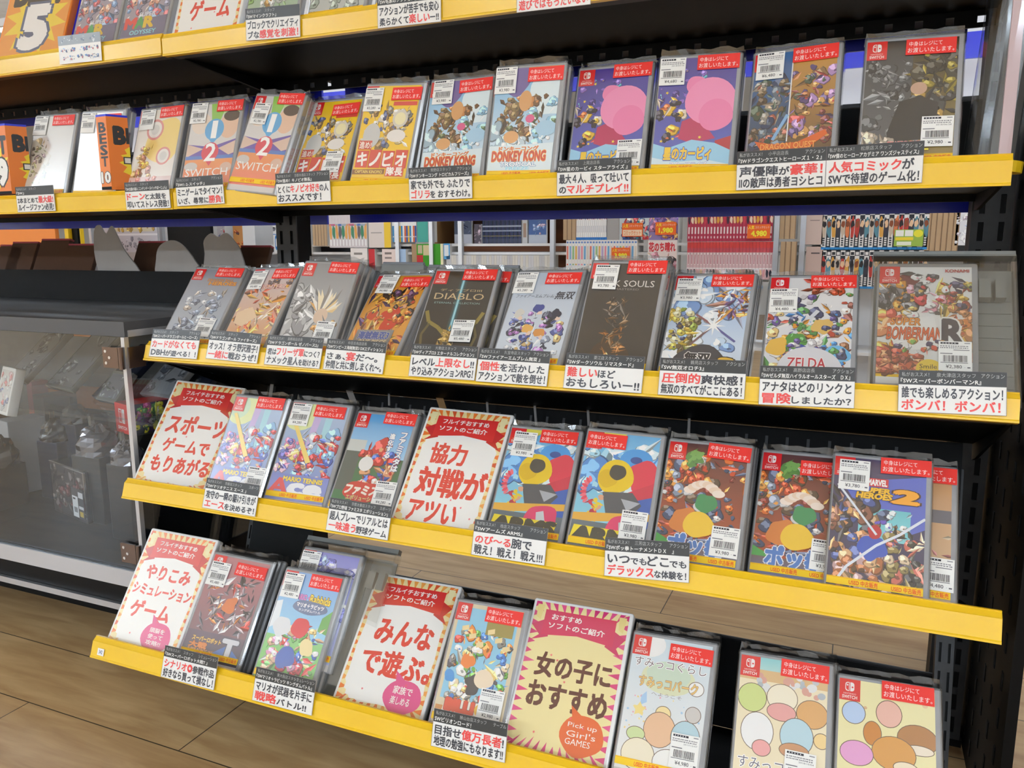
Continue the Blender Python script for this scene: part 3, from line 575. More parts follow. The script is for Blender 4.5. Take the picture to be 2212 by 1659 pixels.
def c_dark_beast(a):
    a.grad(0, 0, 1, 1, '343636', '1c1e1e'); a.rect(0.44, 0.0, 0.56, 0.7, '2c4448'); a.rect(0.475, 0.1, 0.525, 0.66, '5a96a4'); a.rect(0.49, 0.08, 0.51, 0.72, 'a8dce4')
    for sg in (-1, 1):
        a.stroke([(0.5 + sg * 0.06, 0.72), (0.5 + sg * 0.2, 0.64), (0.5 + sg * 0.38, 0.58), (0.5 + sg * 0.46, 0.46)], 0.06, '8a7a3c'); a.stroke([(0.5 + sg * 0.36, 0.6), (0.5 + sg * 0.44, 0.72), (0.5 + sg * 0.4, 0.84)], 0.04, '5a5234')
    a.mess(111, 0.36, 0.64, 0.62, 0.94, 26, ['8a6a30', 'b08c44', '5a4424', '3c3424', 'c8a050'], 0.03, 0.08); a.text('ディアブロIII', 0.16, 0.205, 0.84, 0.235, 'c8b48a', 0.0)
    a.text('DIABLO', 0.09, 0.255, 0.9, 0.325, 'cbb48c', 0.0); a.text('ETERNAL COLLECTION', 0.12, 0.355, 0.86, 0.375, '8ab0b0', 0.0)
def c_blue_army(a):
    a.grad(0, 0, 1, 1, 'b8c4d4', 'dfe6ee'); a.mess(121, 0.12, 0.45, 0.9, 0.95, 60, ['3c4a8c', '2c3038', 'e8ecf0', '8a94a8', 'd8b880', '54609c', 'c8ccd4', 'b07ac0', '44485a'], 0.03, 0.1)
    for u, v, c in ((0.48, 0.4, '3c4c94'), (0.78, 0.46, '2c3448'), (0.2, 0.46, 'd8d4cc'), (0.4, 0.62, 'e8b05c'), (0.6, 0.66, 'd8924c')): a.blob(u, v, 0.08, c, int(u * 99), 0.35); a.blob(u + 0.04, v + 0.05, 0.035, 'ecd0bc', int(u * 77), 0.4)
    a.stroke([(0.3, 0.78), (0.5, 0.94)], 0.02, 'e8eef4'); a.stroke([(0.7, 0.78), (0.46, 0.95)], 0.02, 'e8eef4'); a.stroke([(0.5, 0.58), (0.49, 0.74)], 0.02, 'f2f6f8')
    a.text('ファイアーエムブレム', 0.06, 0.245, 0.66, 0.285, '4a4c58', 0.0, slant=0.2); a.text('無双', 0.68, 0.215, 0.96, 0.3, '3a3c46', 0.02, slant=0.2)
def c_black_souls(a):
    a.grad(0, 0, 1, 1, '3a3a3a', '2a2928'); a.blob(0.5, 0.92, 0.3, '3c2c20', 2, 0.2); a.mess(131, 0.34, 0.34, 0.62, 0.62, 26, ['4a4440', '5a4a3a', '302e2c', '6a5238', '3c3836'], 0.03, 0.08, 'shard'); a.mess(132, 0.34, 0.6, 0.62, 0.86, 24, ['8a5a2c', '5c4024', 'a86c34', '40301f'], 0.03, 0.08, 'shard')
    a.mess(133, 0.38, 0.86, 0.6, 0.97, 14, ['d8843c', 'f2c070', 'f8e8c0', 'c06a2c'], 0.03, 0.07, 'shard'); a.text('DARK SOULS', 0.06, 0.165, 0.92, 0.225, 'd8d6d2', 0.0); a.text('REMASTERED', 0.3, 0.24, 0.72, 0.258, '8a8886', 0.0)
def c_sky_clash(a):
    a.grad(0, 0, 1, 1, '8ab0dc', 'e4ecf4'); a.mess(141, 0, 0, 1, 1, 20, ['c8dcf0', 'eef4fa', '7a9cd0', 'd8e6f4'], 0.12, 0.25); a.mess(142, 0.6, 0.12, 1, 0.42, 30, ['6a4a7a', 'd88a34', 'e8b45c', '4a3c4a', '8a5a4a', 'b4b8d0'], 0.03, 0.12, 'shard'); a.mess(143, 0.02, 0.35, 0.4, 0.75, 34, ['c8b44c', '8a9a3c', '3c4468', 'd8d0a0', '6a5a3c', 'b89a30'], 0.03, 0.1)
    for p, q, c in (((0.35, 0.4), (0.58, 0.5), '8a5a5c'), ((0.8, 0.34), (0.62, 0.5), 'd89a4a'), ((0.62, 0.52), (0.9, 0.66), '5a5a94'), ((0.58, 0.52), (0.34, 0.7), '7a5a5c')): a.stroke([p, q], 0.03, c)
    a.star(0.6, 0.51, 0.16, 0.04, 8, 'fdfdfb'); a.blob(0.5, 0.93, 0.36, '3a3c44', 6, 0.12); a.text('無双', 0.3, 0.775, 0.62, 0.87, '24262c', 0.05, 'f4f4f2', 0.05); a.text('OROCHI', 0.06, 0.875, 0.7, 0.95, 'f2f2f0', 0.05, '3c3e46', 0.05); a.text('3', 0.74, 0.82, 0.92, 0.96, 'e8b83c', 0.05, '3c3224', 0.05)
def c_hero_crowd(a):
    a.grad(0, 0, 1, 1, 'e4e2e2', 'd8dae0'); a.mess(151, 0, 0.12, 1, 0.9, 80, ['5a4a8a', '3c8ad0', '8a5a3c', 'd8902c', '4a8a4a', 'e8e4e0', '7a3c34', 'c8c4c8', '3c4468', 'b04030', 'e0c080'], 0.03, 0.11)
    a.mess(152, 0.45, 0.02, 0.85, 0.16, 12, ['a03428', '8a3c2c', 'c04a34'], 0.05, 0.1); a.stroke([(0.3, 0.58), (0.6, 0.33)], 0.05, 'd0d4dc'); a.blob(0.36, 0.62, 0.12, '4a8c3c', 4, 0.35); a.blob(0.66, 0.48, 0.12, 'd8b060', 7, 0.4); a.blob(0.5, 0.74, 0.14, '34449a', 3, 0.4)
    a.blob(0.14, 0.68, 0.13, 'e0b048', 5, 0.2); a.blob(0.84, 0.74, 0.14, '6ab4e0', 8, 0.2); a.mess(153, 0.3, 0.4, 0.9, 0.78, 26, ['5a4a8a', 'e8e4e0', '4a8a4a', 'd8902c', '3c4468', 'c8c4c8'], 0.03, 0.07); a.blob(0.55, 0.93, 0.4, 'd8d6da', 2, 0.1)
    a.text('ZELDA', 0.28, 0.78, 0.72, 0.87, 'b8283c', 0.02, 'f6eeea', 0.04); a.text('無双', 0.42, 0.88, 0.7, 0.95, '5a5c66', 0.03, 'e8e8ec', 0.04); a.text('ゼルダ', 0.2, 0.895, 0.4, 0.94, '5a5c66', 0.02)
def c_bomb(a):
    a.rect(0, 0, 1, 1, 'ecebe9'); a.poly([(0, 0.14), (0.36, 0.04), (0.45, 0.12), (0.2, 0.3), (0, 0.3)], '7a2c34'); a.mess(161, 0, 0.1, 0.35, 0.36, 24, ['4a4c54', '8a8c94', 'd8902c', '3c3c44', 'b8bac0'], 0.04, 0.11); a.mess(162, 0.68, 0.1, 1, 0.4, 22, ['8a8a3c', '4a4060', 'a04038', '3c3a5c', 'c09a3c'], 0.04, 0.11)
    a.mess(163, 0.75, 0.35, 1, 0.8, 20, ['d8803c', 'c8583c', 'e0b04c', 'b87a4c'], 0.05, 0.12); a.mess(164, 0, 0.4, 0.3, 0.9, 22, ['d86a3c', 'e8b44c', 'c84a3a', 'e09060'], 0.05, 0.12)
    a.mess(167, 0.3, 0.06, 0.75, 0.42, 22, ['e0b860', 'f2f1ef', 'c8303c', 'e8a0b0', '4a4c54', 'f2f1ef'], 0.04, 0.09)
    a.poly([(0.1, 0.5), (0.6, 0.42), (0.66, 0.62), (0.9, 0.5), (0.84, 0.7), (0.2, 0.72)], 'f4f2f0'); a.text('SUPER', 0.14, 0.45, 0.46, 0.51, 'e8902c', 0.03, '5a2c20', 0.03, slant=0.1); a.text('BOMBERMAN', 0.1, 0.53, 0.68, 0.63, 'e0602c', 0.03, '5a2c20', 0.03, slant=0.1); a.text('R', 0.7, 0.46, 0.9, 0.66, '3c3a4c', 0.05, 'f4f2f0', 0.05)
    a.mess(165, 0.2, 0.64, 0.8, 0.74, 22, ['d8503c', 'f2f0ee', '4a3c6a', 'e0a04c', '8ac05c'], 0.03, 0.06); a.mess(166, 0, 0.74, 0.45, 0.9, 26, ['a03c2c', 'c85a3a', '7a342c', 'd88a5c'], 0.05, 0.1); a.rect(0.0, 0.945, 1, 1, 'f2f0ee')
    a.ell(0.56, 0.87, 0.14, 0.13, 'f0cc3c'); a.text('Smile', 0.46, 0.83, 0.64, 0.865, '4a3418', 0.01); a.text('Price!!', 0.46, 0.875, 0.66, 0.91, '4a3418', 0.01); a.text('KONAMI', 0.72, 0.025, 0.97, 0.05, 'b83038', 0.04)
def c_tennis(a):
    a.grad(0, 0, 1, 1, 'b2c8e0', '6a7cc0'); a.ell(0.2, 0.08, 0.34, 0.34, 'dfe6a8'); a.ell(0.14, 0.1, 0.2, 0.2, 'c8e0c0'); a.poly([(0.45, 0), (0.6, 0), (0.5, 0.5), (0.42, 0.5)], 'c4b0dc'); a.poly([(0.65, 0), (0.78, 0), (0.74, 0.5), (0.64, 0.5)], 'a8d8e4')
    a.mess(171, 0.35, 0.28, 0.95, 0.75, 44, ['c83c44', '4a64b8', 'e8eef4', 'd8b090', '8ab8e0', 'b02c3a', 'c8d4e4'], 0.04, 0.12); a.mess(172, 0.02, 0.4, 0.4, 0.7, 22, ['e08ab0', 'f0dc8c', '5a5aa8', 'e8c4d8', '7a8ad0'], 0.03, 0.1)
    a.poly([(0.06, 0.18), (0.12, 0.17), (0.6, 0.6), (0.52, 0.62)], 'f0d478'); a.grad(0, 0.74, 1, 1, '7c88c8', '8c96d0'); a.text('MARIO TENNIS', 0.22, 0.765, 0.9, 0.81, 'f0d44c', 0.05, '4a4a8c', 0.04); a.text('A', 0.02, 0.79, 0.34, 0.94, 'd84a54', 0.04); a.text('ce', 0.36, 0.83, 0.9, 0.94, 'eef0f6', 0.06)
def c_baseball(a):
    a.grad(0, 0, 1, 0.5, '5aa4dc', 'a8d0ec'); a.rect(0, 0.28, 0.3, 0.5, 'c8ccc8'); a.grad(0, 0.45, 1, 1, '4a6a4c', '3c7a50'); a.rect(0, 0.4, 0.25, 0.8, '56605a'); a.mess(181, 0.28, 0.3, 0.85, 0.75, 30, ['c83c38', 'e0a478', '3c5cb0', 'e8e4e0', 'b8302c', 'd89470'], 0.06, 0.14); a.ell(0.4, 0.52, 0.12, 0.12, 'e8e6e2')
    for i, ch in enumerate('進化する'): a.text(ch, 0.66, 0.19 + i * 0.065, 0.75, 0.245 + i * 0.065, 'f6f6f4', 0.05, '2c4a9a', 0.05)
    for i, ch in enumerate('ファミスタは'): a.text(ch, 0.84, 0.17 + i * 0.068, 0.94, 0.228 + i * 0.068, 'f6f6f4', 0.05, '2c4a9a', 0.05)
    a.blob(0.5, 0.8, 0.34, 'c83c34', 3, 0.14, 16, 0.5); a.text('ファミスタ', 0.18, 0.735, 0.86, 0.83, 'f2e8dc', 0.06, 'c8382c', 0.05, slant=0.15); a.text('エボリューション', 0.24, 0.84, 0.8, 0.885, 'f0c84c', 0.04, '2c4a9a', 0.04); a.rect(0, 0.91, 1, 1, 'ece8e4')
    for i in range(8): a.ell(0.08 + i * 0.11, 0.94, 0.03, 0.03, ['d05048', '4a4a4c', 'c83c38', '6a6a6a'][i % 4])
def c_arms(a):
    a.grad(0, 0, 1, 1, '6ab4e4', '8cd0dc'); a.mess(191, 0, 0.1, 1, 0.5, 16, ['a8dcf0', 'dcf0f6', '4a8ad0', '88c4ec'], 0.1, 0.24); a.poly([(0.2, 0), (0.55, 0), (0.4, 0.06), (0.24, 0.04)], 'e8dc5c')
    a.ell(0.72, 0.22, 0.22, 0.16, '3c9ae0'); a.ell(0.72, 0.22, 0.08, 0.05, '1c4a94'); a.blob(0.86, 0.36, 0.22, 'd8324c', 6, 0.2); a.poly([(0.62, 0.52), (1, 0.4), (1, 0.6), (0.7, 0.66)], 'c82c48'); a.poly([(0.72, 0.58), (1, 0.52), (1, 0.88), (0.76, 0.9)], '2c5cb0')
    a.blob(0.48, 0.38, 0.24, 'e8c41c', 9, 0.08, 20); a.blob(0.38, 0.4, 0.13, 'd8b010', 4, 0.1); a.blob(0.5, 0.34, 0.11, '3c3e3c', 3, 0.1); a.poly([(0.34, 0.52), (0.74, 0.5), (0.88, 0.6), (0.64, 0.8), (0.44, 0.72)], '4a5058'); a.poly([(0.6, 0.56), (0.86, 0.58), (0.7, 0.66)], 'a8acb4')
    for i in range(9):
        t = 2.2 + i * 0.26; a.ell(0.2 + 0.12 * math.cos(t), 0.52 + 0.12 * math.sin(t) * 0.9, 0.045, 0.022, 'd83c54' if i % 2 else 'e86a7c', t)
    a.mess(192, 0.14, 0.54, 0.34, 0.76, 14, ['c82c4c', 'e0c42c', 'd8a080', 'a82440'], 0.03, 0.07); a.poly([(0, 0.72), (1, 0.66), (1, 0.72), (0, 0.8)], 'e0a83c'); a.grad(0, 0.78, 1, 1, '5a6a74', '48545c'); a.blob(0.7, 0.8, 0.24, 'd83468', 5, 0.12, 18, 0.7); a.poly([(0.62, 0.76), (0.72, 0.74), (0.8, 0.9), (0.66, 0.92)], 'c8ccd0')
    a.poly([(0.04, 0.82), (0.94, 0.83), (0.9, 0.955), (0.0, 0.955)], 'ecd424'); a.text('ARMS', 0.04, 0.835, 0.9, 0.945, '343830', 0.09, slant=0.12)
def c_arena(a):
    a.grad(0, 0, 1, 1, '5a3a3c', 'b0502c'); a.mess(201, 0, 0.1, 1, 0.92, 90, ['a8382c', 'd86a2c', '3c4a6a', '7a2c28', 'e8a04c', '8a94a8', '4c5a78', 'c84a2c', '5c4a3c', 'd8d4d4'], 0.03, 0.12); a.mess(202, 0.22, 0.08, 0.42, 0.2, 10, ['5a8a4a', '7aa85c'], 0.04, 0.08)
    for i in range(9): a.ell(0.34 + 0.045 * i, 0.4 - 0.06 * math.sin(i * 0.42), 0.08, 0.05, 'ecd0b8' if i % 2 else 'f4e2d4')
    a.blob(0.56, 0.5, 0.13, '3c8c5a', 3, 0.2); a.blob(0.3, 0.66, 0.16, 'd07a3c', 5, 0.25); a.blob(0.5, 0.68, 0.18, 'eec23c', 8, 0.15); a.poly([(0, 0.78), (0.2, 0.84), (0.1, 1), (0, 1)], '3c9a4a'); a.grad(0, 0.86, 1, 1, '6a5a5c', '5c6a94')
    a.text('ポッ拳', 0.16, 0.77, 0.84, 0.93, '4a7ac0', 0.06, 'e4eaf2', 0.05); a.text('POKKEN TOURNAMENT DX', 0.3, 0.935, 0.95, 0.955, 'e8c44c', 0.03)
def c_brick_heroes(a):
    a.grad(0, 0, 1, 1, '4a4464', '3c3a54'); a.poly([(0.1, 0.2), (1, 0.1), (1, 0.5), (0.55, 0.65)], '5a6ac0'); a.grad(0.3, 0.38, 0.85, 0.62, '6ac0c8', '8ad4dc'); a.mess(211, 0.3, 0.4, 0.85, 0.66, 18, ['e8f0f2', '3c4a6a', '8a6a4a', '6a5ac0', 'b8d8e0'], 0.03, 0.09)
    a.mess(212, 0, 0.28, 0.42, 0.8, 34, ['c88a5c', '3c3a40', '8a5a4a', 'd8a46a', '4a5a94', '5c4a3c'], 0.05, 0.13); a.mess(213, 0.6, 0.55, 1, 0.95, 34, ['3c3c34', '8a7a4a', '5a4a6a', 'c86a5c', '4a4c48', 'd8c0a0', '2c2c30'], 0.05, 0.13); a.mess(214, 0.1, 0.75, 0.6, 0.97, 20, ['a8643c', '4a5a34', 'd8ac80', '5c4434', 'c4a0a0'], 0.05, 0.13)
    a.blob(0.46, 0.68, 0.15, '3a5ab8', 4, 0.3); a.blob(0.48, 0.56, 0.08, 'b83038', 6, 0.2); a.stroke([(0.05, 0.22), (0.3, 0.42), (0.5, 0.58)], 0.025, 'dfe6f0'); a.stroke([(1, 0.42), (0.74, 0.56), (0.5, 0.66), (0.2, 0.84), (0.1, 0.95)], 0.03, 'e2e8f2')
    a.rect(0.36, 0.15, 0.6, 0.215, 'c82c34'); a.text('MARVEL', 0.375, 0.16, 0.585, 0.205, 'f6f2f0', 0.05); a.text('SUPER', 0.3, 0.225, 0.62, 0.262, 'ecb82c', 0.06, '4a2c1c', 0.04, slant=0.15); a.text('HEROES', 0.26, 0.268, 0.64, 0.31, 'ecb82c', 0.06, '4a2c1c', 0.04, slant=0.15); a.text('2', 0.66, 0.225, 0.9, 0.32, 'f0a42c', 0.07, '4a2c1c', 0.04, slant=0.2)
def c_beige(a): a.grad(0, 0, 1, 1, 'cf9a6c', 'c8ac8c'); a.rect(0, 0.32, 1, 0.42, '6a6a74'); a.mess(221, 0.3, 0.5, 1, 0.9, 10, ['c8b49c', '9a5a5a', 'd8c4a8'], 0.05, 0.12)
def c_robots(a):
    a.grad(0, 0, 1, 1, 'b87a80', '6a5a64'); a.mess(231, 0.08, 0.18, 0.95, 0.72, 70, ['9a8c94', '5a5058', 'c8c4cc', 'd84a44', 'b0a0a4', '3c3a44', 'e08a4c', '7a6a74'], 0.03, 0.1, 'shard'); a.blob(0.55, 0.46, 0.12, 'd87a4c', 5, 0.3); a.grad(0, 0.74, 1, 1, '6c5a6a', '3a3a4e')
    a.text('スーパーロボット', 0.12, 0.79, 0.62, 0.835, 'f0c46a', 0.05, '6a3c2c', 0.05); a.text('大戦', 0.1, 0.845, 0.4, 0.9, 'e0843c', 0.06, '5a2c24', 0.05); a.text('SUPER ROBOT WARS', 0.1, 0.905, 0.6, 0.93, 'e8a05c', 0.03); a.poly([(0.5, 0.93), (0.75, 0.82), (1, 0.93), (0.75, 0.96)], '4a78c0'); a.text('T', 0.66, 0.775, 0.9, 0.93, 'dcdce2', 0.06, '4a4c5c', 0.04)
def c_rabbits(a):
    a.grad(0, 0, 1, 0.6, '8ab0e4', '9cd4f0'); a.grad(0, 0.6, 1, 1, '8cc880', '6ab04c'); a.poly([(0.86, 0.38), (1, 0.3), (1, 0.52), (0.84, 0.5)], '6aa85a'); a.poly([(0.0, 0.3), (0.1, 0.28), (0.14, 0.5), (0, 0.55)], 'e8eef4')
    a.mess(241, 0.08, 0.48, 0.92, 0.9, 46, ['e8e8ea', 'd83c3c', '3c64b8', 'f0d48c', 'e09ac0', '6ab05c', 'd8b090', 'f2f2f2', 'c83c50'], 0.04, 0.12); a.blob(0.22, 0.52, 0.15, 'e4e6ea', 4, 0.2); a.blob(0.54, 0.5, 0.15, 'd23440', 7, 0.15); a.blob(0.44, 0.78, 0.16, '3c62b4', 9, 0.2); a.blob(0.74, 0.66, 0.12, 'f0dca0', 2, 0.2)
    a.text('MARIO +', 0.28, 0.2, 0.56, 0.25, 'e08ac0', 0.05, '6a5ab0', 0.04); a.text('Rabbids', 0.56, 0.19, 0.92, 0.26, 'f0d04c', 0.04, '6a4a24', 0.04); a.blob(0.6, 0.31, 0.3, '6a7a9c', 3, 0.1, 16, 0.35); a.text('マリオ＋ラビッツ', 0.36, 0.275, 0.84, 0.315, 'f6f6f8', 0.05, '4a5a88', 0.05); a.text('キングダムバトル', 0.42, 0.325, 0.8, 0.35, 'e8ecf4', 0.03)
def c_billion(a):
    a.rect(0, 0, 1, 1, 'd8c8a8'); a.rect(0.05, 0.035, 0.94, 0.8, '8cc8e4'); a.mess(251, 0.1, 0.2, 0.9, 0.78, 56, ['e88a3c', '3c7ac8', 'f0dcb4', '8a8a84', 'c83c38', '6ab04c', 'e8c878', '4a4a58', 'f2f0ec'], 0.04, 0.11); a.rect(0.5, 0.06, 0.9, 0.24, '9a8a4a'); a.blob(0.34, 0.48, 0.1, 'e8803c', 3, 0.35); a.blob(0.48, 0.66, 0.12, '34343c', 6, 0.35); a.blob(0.62, 0.6, 0.13, 'f0dcc0', 8, 0.15); a.blob(0.12, 0.62, 0.08, '3c94d8', 2, 0.25)
    for i in range(6): a.poly([(0.14 + 0.13 * i, 0.2 + 0.06 * (i % 3)), (0.24 + 0.13 * i, 0.18 + 0.06 * (i % 3)), (0.25 + 0.13 * i, 0.22 + 0.06 * (i % 3)), (0.15 + 0.13 * i, 0.24 + 0.06 * (i % 3))], 'ecd49c')
    a.rect(0.02, 0.86, 0.95, 0.98, 'c8884c'); a.poly([(0.14, 0.8), (0.9, 0.79), (0.92, 0.89), (0.12, 0.9)], 'f4ece0'); a.text('BILLI', 0.16, 0.8, 0.56, 0.885, 'd8462c', 0.1, '7a241c', 0.03); a.ell(0.68, 0.845, 0.1, 0.085, 'e8b43c'); a.text('N', 0.8, 0.8, 0.92, 0.885, 'd8462c', 0.1); a.text('ビリオンロード', 0.3, 0.895, 0.78, 0.92, 'fbf8f2', 0.04, '3c3030', 0.06); a.text('R', 0.24, 0.925, 0.36, 0.985, '3c6cb8', 0.1); a.ell(0.48, 0.955, 0.08, 0.06, 'e8b43c'); a.text('AD', 0.58, 0.925, 0.84, 0.985, '3c6cb8', 0.1)
def lumps(a, L):
    for u, v, r, s, c in L:
        a.ell(u, v, r + 0.008, r * s + 0.008, '6a5648', 0, 26); a.ell(u, v, r, r * s, c, 0, 26)
def c_pastel(a):
    a.grad(0, 0, 1, 1, 'cfe0ea', 'f0eeec'); a.ell(0.2, 0.06, 0.22, 0.16, 'f6f4f2'); a.ell(0.5, 0.3, 0.34, 0.2, 'dce0bc'); a.ell(0.5, 0.27, 0.28, 0.16, 'cadcc8'); a.mess(261, 0.05, 0.45, 0.95, 0.72, 26, ['f0d48c', 'e8a8b8', 'a8cce8', 'f4e0a0'], 0.008, 0.022, 'lump'); a.poly([(0.2, 0.46), (0.26, 0.42), (0.28, 0.5), (0.2, 0.53)], 'a8ccec'); a.star(0.2, 0.56, 0.09, 0.05, 5, 'f2dc8c', -1.57)
    lumps(a, [(0.5, 0.56, 0.09, 0.9, 'f4dfa4'), (0.48, 0.68, 0.19, 1.05, 'e8bc98'), (0.8, 0.7, 0.17, 1.1, 'b4d4e0'), (0.86, 0.53, 0.09, 1, 'cfcbc8'), (0.2, 0.74, 0.11, 0.7, 'cfe0a4'), (0.26, 0.88, 0.2, 0.9, 'f4ead0'), (0.64, 0.9, 0.19, 0.8, 'f4f4f2'), (0.86, 0.34, 0.09, 0.9, 'f6f6f4')])
    a.text('すみっコぐらし', 0.05, 0.165, 0.96, 0.235, '6a5a64', 0.0, 'ffffff', 0.06); a.text('すみっコパーク', 0.14, 0.305, 0.88, 0.385, 'e8c070', 0.03, '8a6a74', 0.03); a.text('へようこそ', 0.32, 0.415, 0.7, 0.44, '8a7a80', 0.0)
def c_beach(a):
    a.rect(0, 0, 1, 1, 'f0e2c0'); a.grad(0, 0, 1, 0.1, '8cd0d4', 'b4dcd8'); a.rect(0, 0.09, 1, 0.17, 'dcb684'); a.mess(271, 0.2, 0.1, 0.95, 0.24, 14, ['c8ccd0', 'e4e4e4', 'd8a090', 'b0b8c0'], 0.03, 0.07, 'lump')
    lumps(a, [(0.16, 0.3, 0.16, 1, 'cfdc8c'), (0.5, 0.27, 0.17, 0.9, 'f6ecd4'), (0.5, 0.37, 0.16, 0.6, 'e8a4a0'), (0.84, 0.35, 0.17, 0.9, 'dca668'), (0.24, 0.53, 0.18, 1.15, 'f4f4f4'), (0.68, 0.52, 0.18, 1.1, 'b8d8e4'), (0.66, 0.62, 0.16, 0.5, 'c89068'), (0.3, 0.64, 0.1, 0.85, 'f0a8a8'), (0.95, 0.52, 0.08, 1, 'f0d090')])
    a.text('すみっコぐらし', 0.05, 0.71, 0.96, 0.79, '5a5668', 0.0, 'ffffff', 0.06); a.rect(0.1, 0.82, 0.95, 0.88, 'f0b880'); a.text('あつまれ!', 0.14, 0.828, 0.62, 0.875, 'ffffff', 0.03, 'e08a8a', 0.04); a.text('すみっコタウン', 0.08, 0.9, 0.95, 0.96, '6a5a64', 0.02, 'ffffff', 0.05)
def c_animals(a):
    a.rect(0, 0, 1, 1, 'efe6b0'); a.mess(281, 0.05, 0.02, 0.95, 0.9, 10, ['d8b088', 'e8c8a0', 'f2dc8c'], 0.02, 0.05, 'lump')
    lumps(a, [(0.16, 0.23, 0.12, 1, 'b8d0f0'), (0.53, 0.2, 0.13, 1.1, 'ecb8a8'), (0.82, 0.34, 0.2, 0.75, 'b07a4c'), (0.84, 0.41, 0.14, 0.35, 'f2e4d0'), (0.36, 0.35, 0.09, 1.4, 'c8803c'), (0.58, 0.46, 0.22, 0.8, 'd89a50'), (0.7, 0.54, 0.12, 0.5, 'f4e4c8'), (0.2, 0.5, 0.17, 0.75, 'e8a4d4'), (0.5, 0.72, 0.2, 0.85, 'f0b044'), (0.78, 0.69, 0.2, 0.8, 'b8a0d4'), (0.16, 0.78, 0.16, 0.8, 'f0b07c'), (0.86, 0.86, 0.15, 0.7, 'c8c4cc'), (0.3, 0.92, 0.16, 0.7, 'a8c8e8')])
def c_colour_red(a):
    a.grad(0, 0, 1, 1, '9a94a8', 'a89ca4'); a.mess(291, 0, 0.1, 1, 0.7, 40, ['c8606a', '8a8ca4', 'd8a08c', '7a9ac8', '5a5a70', 'e8e0dc'], 0.05, 0.14); a.poly([(0, 0.72), (1, 0.68), (1, 0.9), (0, 0.9)], '6e6a84'); a.text('SUPER', 0.35, 0.62, 0.72, 0.67, 'dce0ea', 0.03); a.text('M', 0.06, 0.68, 0.3, 0.8, 'd84a44', 0.06); a.text('A', 0.3, 0.68, 0.5, 0.8, '4a9a5c', 0.06); a.text('R', 0.5, 0.68, 0.7, 0.8, 'e0b83c', 0.06); a.text('ODYSSEY', 0.2, 0.83, 0.8, 0.88, '8ad0dc', 0.03)
def c_green_block(a): a.grad(0, 0, 1, 1, '9cb8a0', 'a8bca0'); a.mess(301, 0, 0.4, 1, 0.95, 30, ['8ab46a', 'b8bcb8', '7a9a64', 'c8ccc8', 'a0783c'], 0.05, 0.12)
def c_grey_soft(a): a.grad(0, 0, 1, 1, 'b4b8b8', 'bcc0bc'); a.mess(311, 0, 0.4, 1, 0.95, 18, ['a8b0ac', 'ccd0cc', '9aa89c'], 0.06, 0.14)
def c_lilac(a): a.grad(0, 0, 1, 1, '8a8cd4', 'b4b8e0'); a.mess(321, 0.1, 0.05, 1, 0.6, 24, ['a8a4e0', '6a6cc0', 'c8c8ec', '9ab0e0'], 0.05, 0.14)

R_ = dict(B2=(.046,.1654),B3=(.0442,.161),B5=(.0494,.1676),B6=(.0521,.1691),B7=(.0515,.1702),B8=(.046,.1573),B9=(.0501,.161),B10=(.05,.1638),B11=(.0513,.1636),B12=(.0503,.1686),B13=(.0494,.1668),B14=(.0478,.1676),B15=(.044,.1644),C1=(.0479,.1682),C2=(.0489,.1645),C3=(.0509,.1674),C4=(.0523,.1602),C5=(.0479,.1675),C5b=(.05,.169),C6=(.0474,.1633),C7=(.0515,.1682),C8=(.0487,.1664),C9=(.0498,.1673),D2=(.0464,.1683),D3=(.0428,.1641),D4=(.0486,.1697),D6=(.0464,.1656),D7=(.0037,.1631),D8=(.0499,.1671),D9=(.0473,.158),D10=(.0516,.168),D11=(.0516,.1671),E2=(.045,.1592),E3=(.0478,.165),E5=(.046,.1638),E7=(.0483,.1605),E8=(.0475,.1669),E9=(.0462,.1683),A6=(.05,.168))
P_ = dict(C10c=(.0655,.0665,'2,380'),B2=(.001,.1656,None),B3=(.0034,.1649,None),B5=(.0062,.1646,None),B6=(.0,.1673,'2,780'),B7=(.0073,.1515,'2,780'),B8=(.0578,.0752,'3,280'),B9=(.0021,.1613,'3,280'),B10=(.0075,.1662,'3,980'),B11=(.002,.1661,'3,980'),B12=(.0671,.0596,'4,680'),B13=(.0024,.1645,'4,680'),B14=(.0053,.1658,'6,480'),B15=(.0652,.0678,'2,980'),C1=(.0596,.0639,None),C2=(.0033,.1609,'4,480'),C3=(.0639,.0634,None),C4=(.0104,.1659,'4,980'),C5=(.0547,.0793,'5,480'),C6=(.0012,.1642,'5,280'),C7=(.008,.1615,'3,780'),C8=(.0049,.1597,'3,980'),C9=(.0035,.1464,'4,480'),D2=(.0707,.0568,None),D3=(.0041,.1633,'4,280'),D4=(.0687,.0608,'4,280'),D6=(.0095,.1591,'3,980'),D7=(.0648,.0647,'3,980'),D8=(.0672,.0615,'3,980'),D9=(.0666,.0613,'3,980'),D10=(.0078,.1611,'3,780'),D11=(.0688,.0596,'4,480'),E2=(.0033,.1542,'5,480'),E3=(.0046,.1616,'2,480'),E5=(.0628,.0623,'2,980'),E7=(.0646,.0604,'4,980'),E8=(.0563,.0699,None))
DATES = dict(C7='2018/10/18', D6='2017/06/16', D7='2017/06/16', D8='2017/09/22', D10='2018/02/01', E5='2018/11/29', E7='2017/12/07', E8='2018/10/04', C5='2018/12/27', C9='2018/03/22', B15='2018/06/28', C8='2018/09/27', B14='2017/08/03', B13='2018/03/16', B12='2018/03/16')
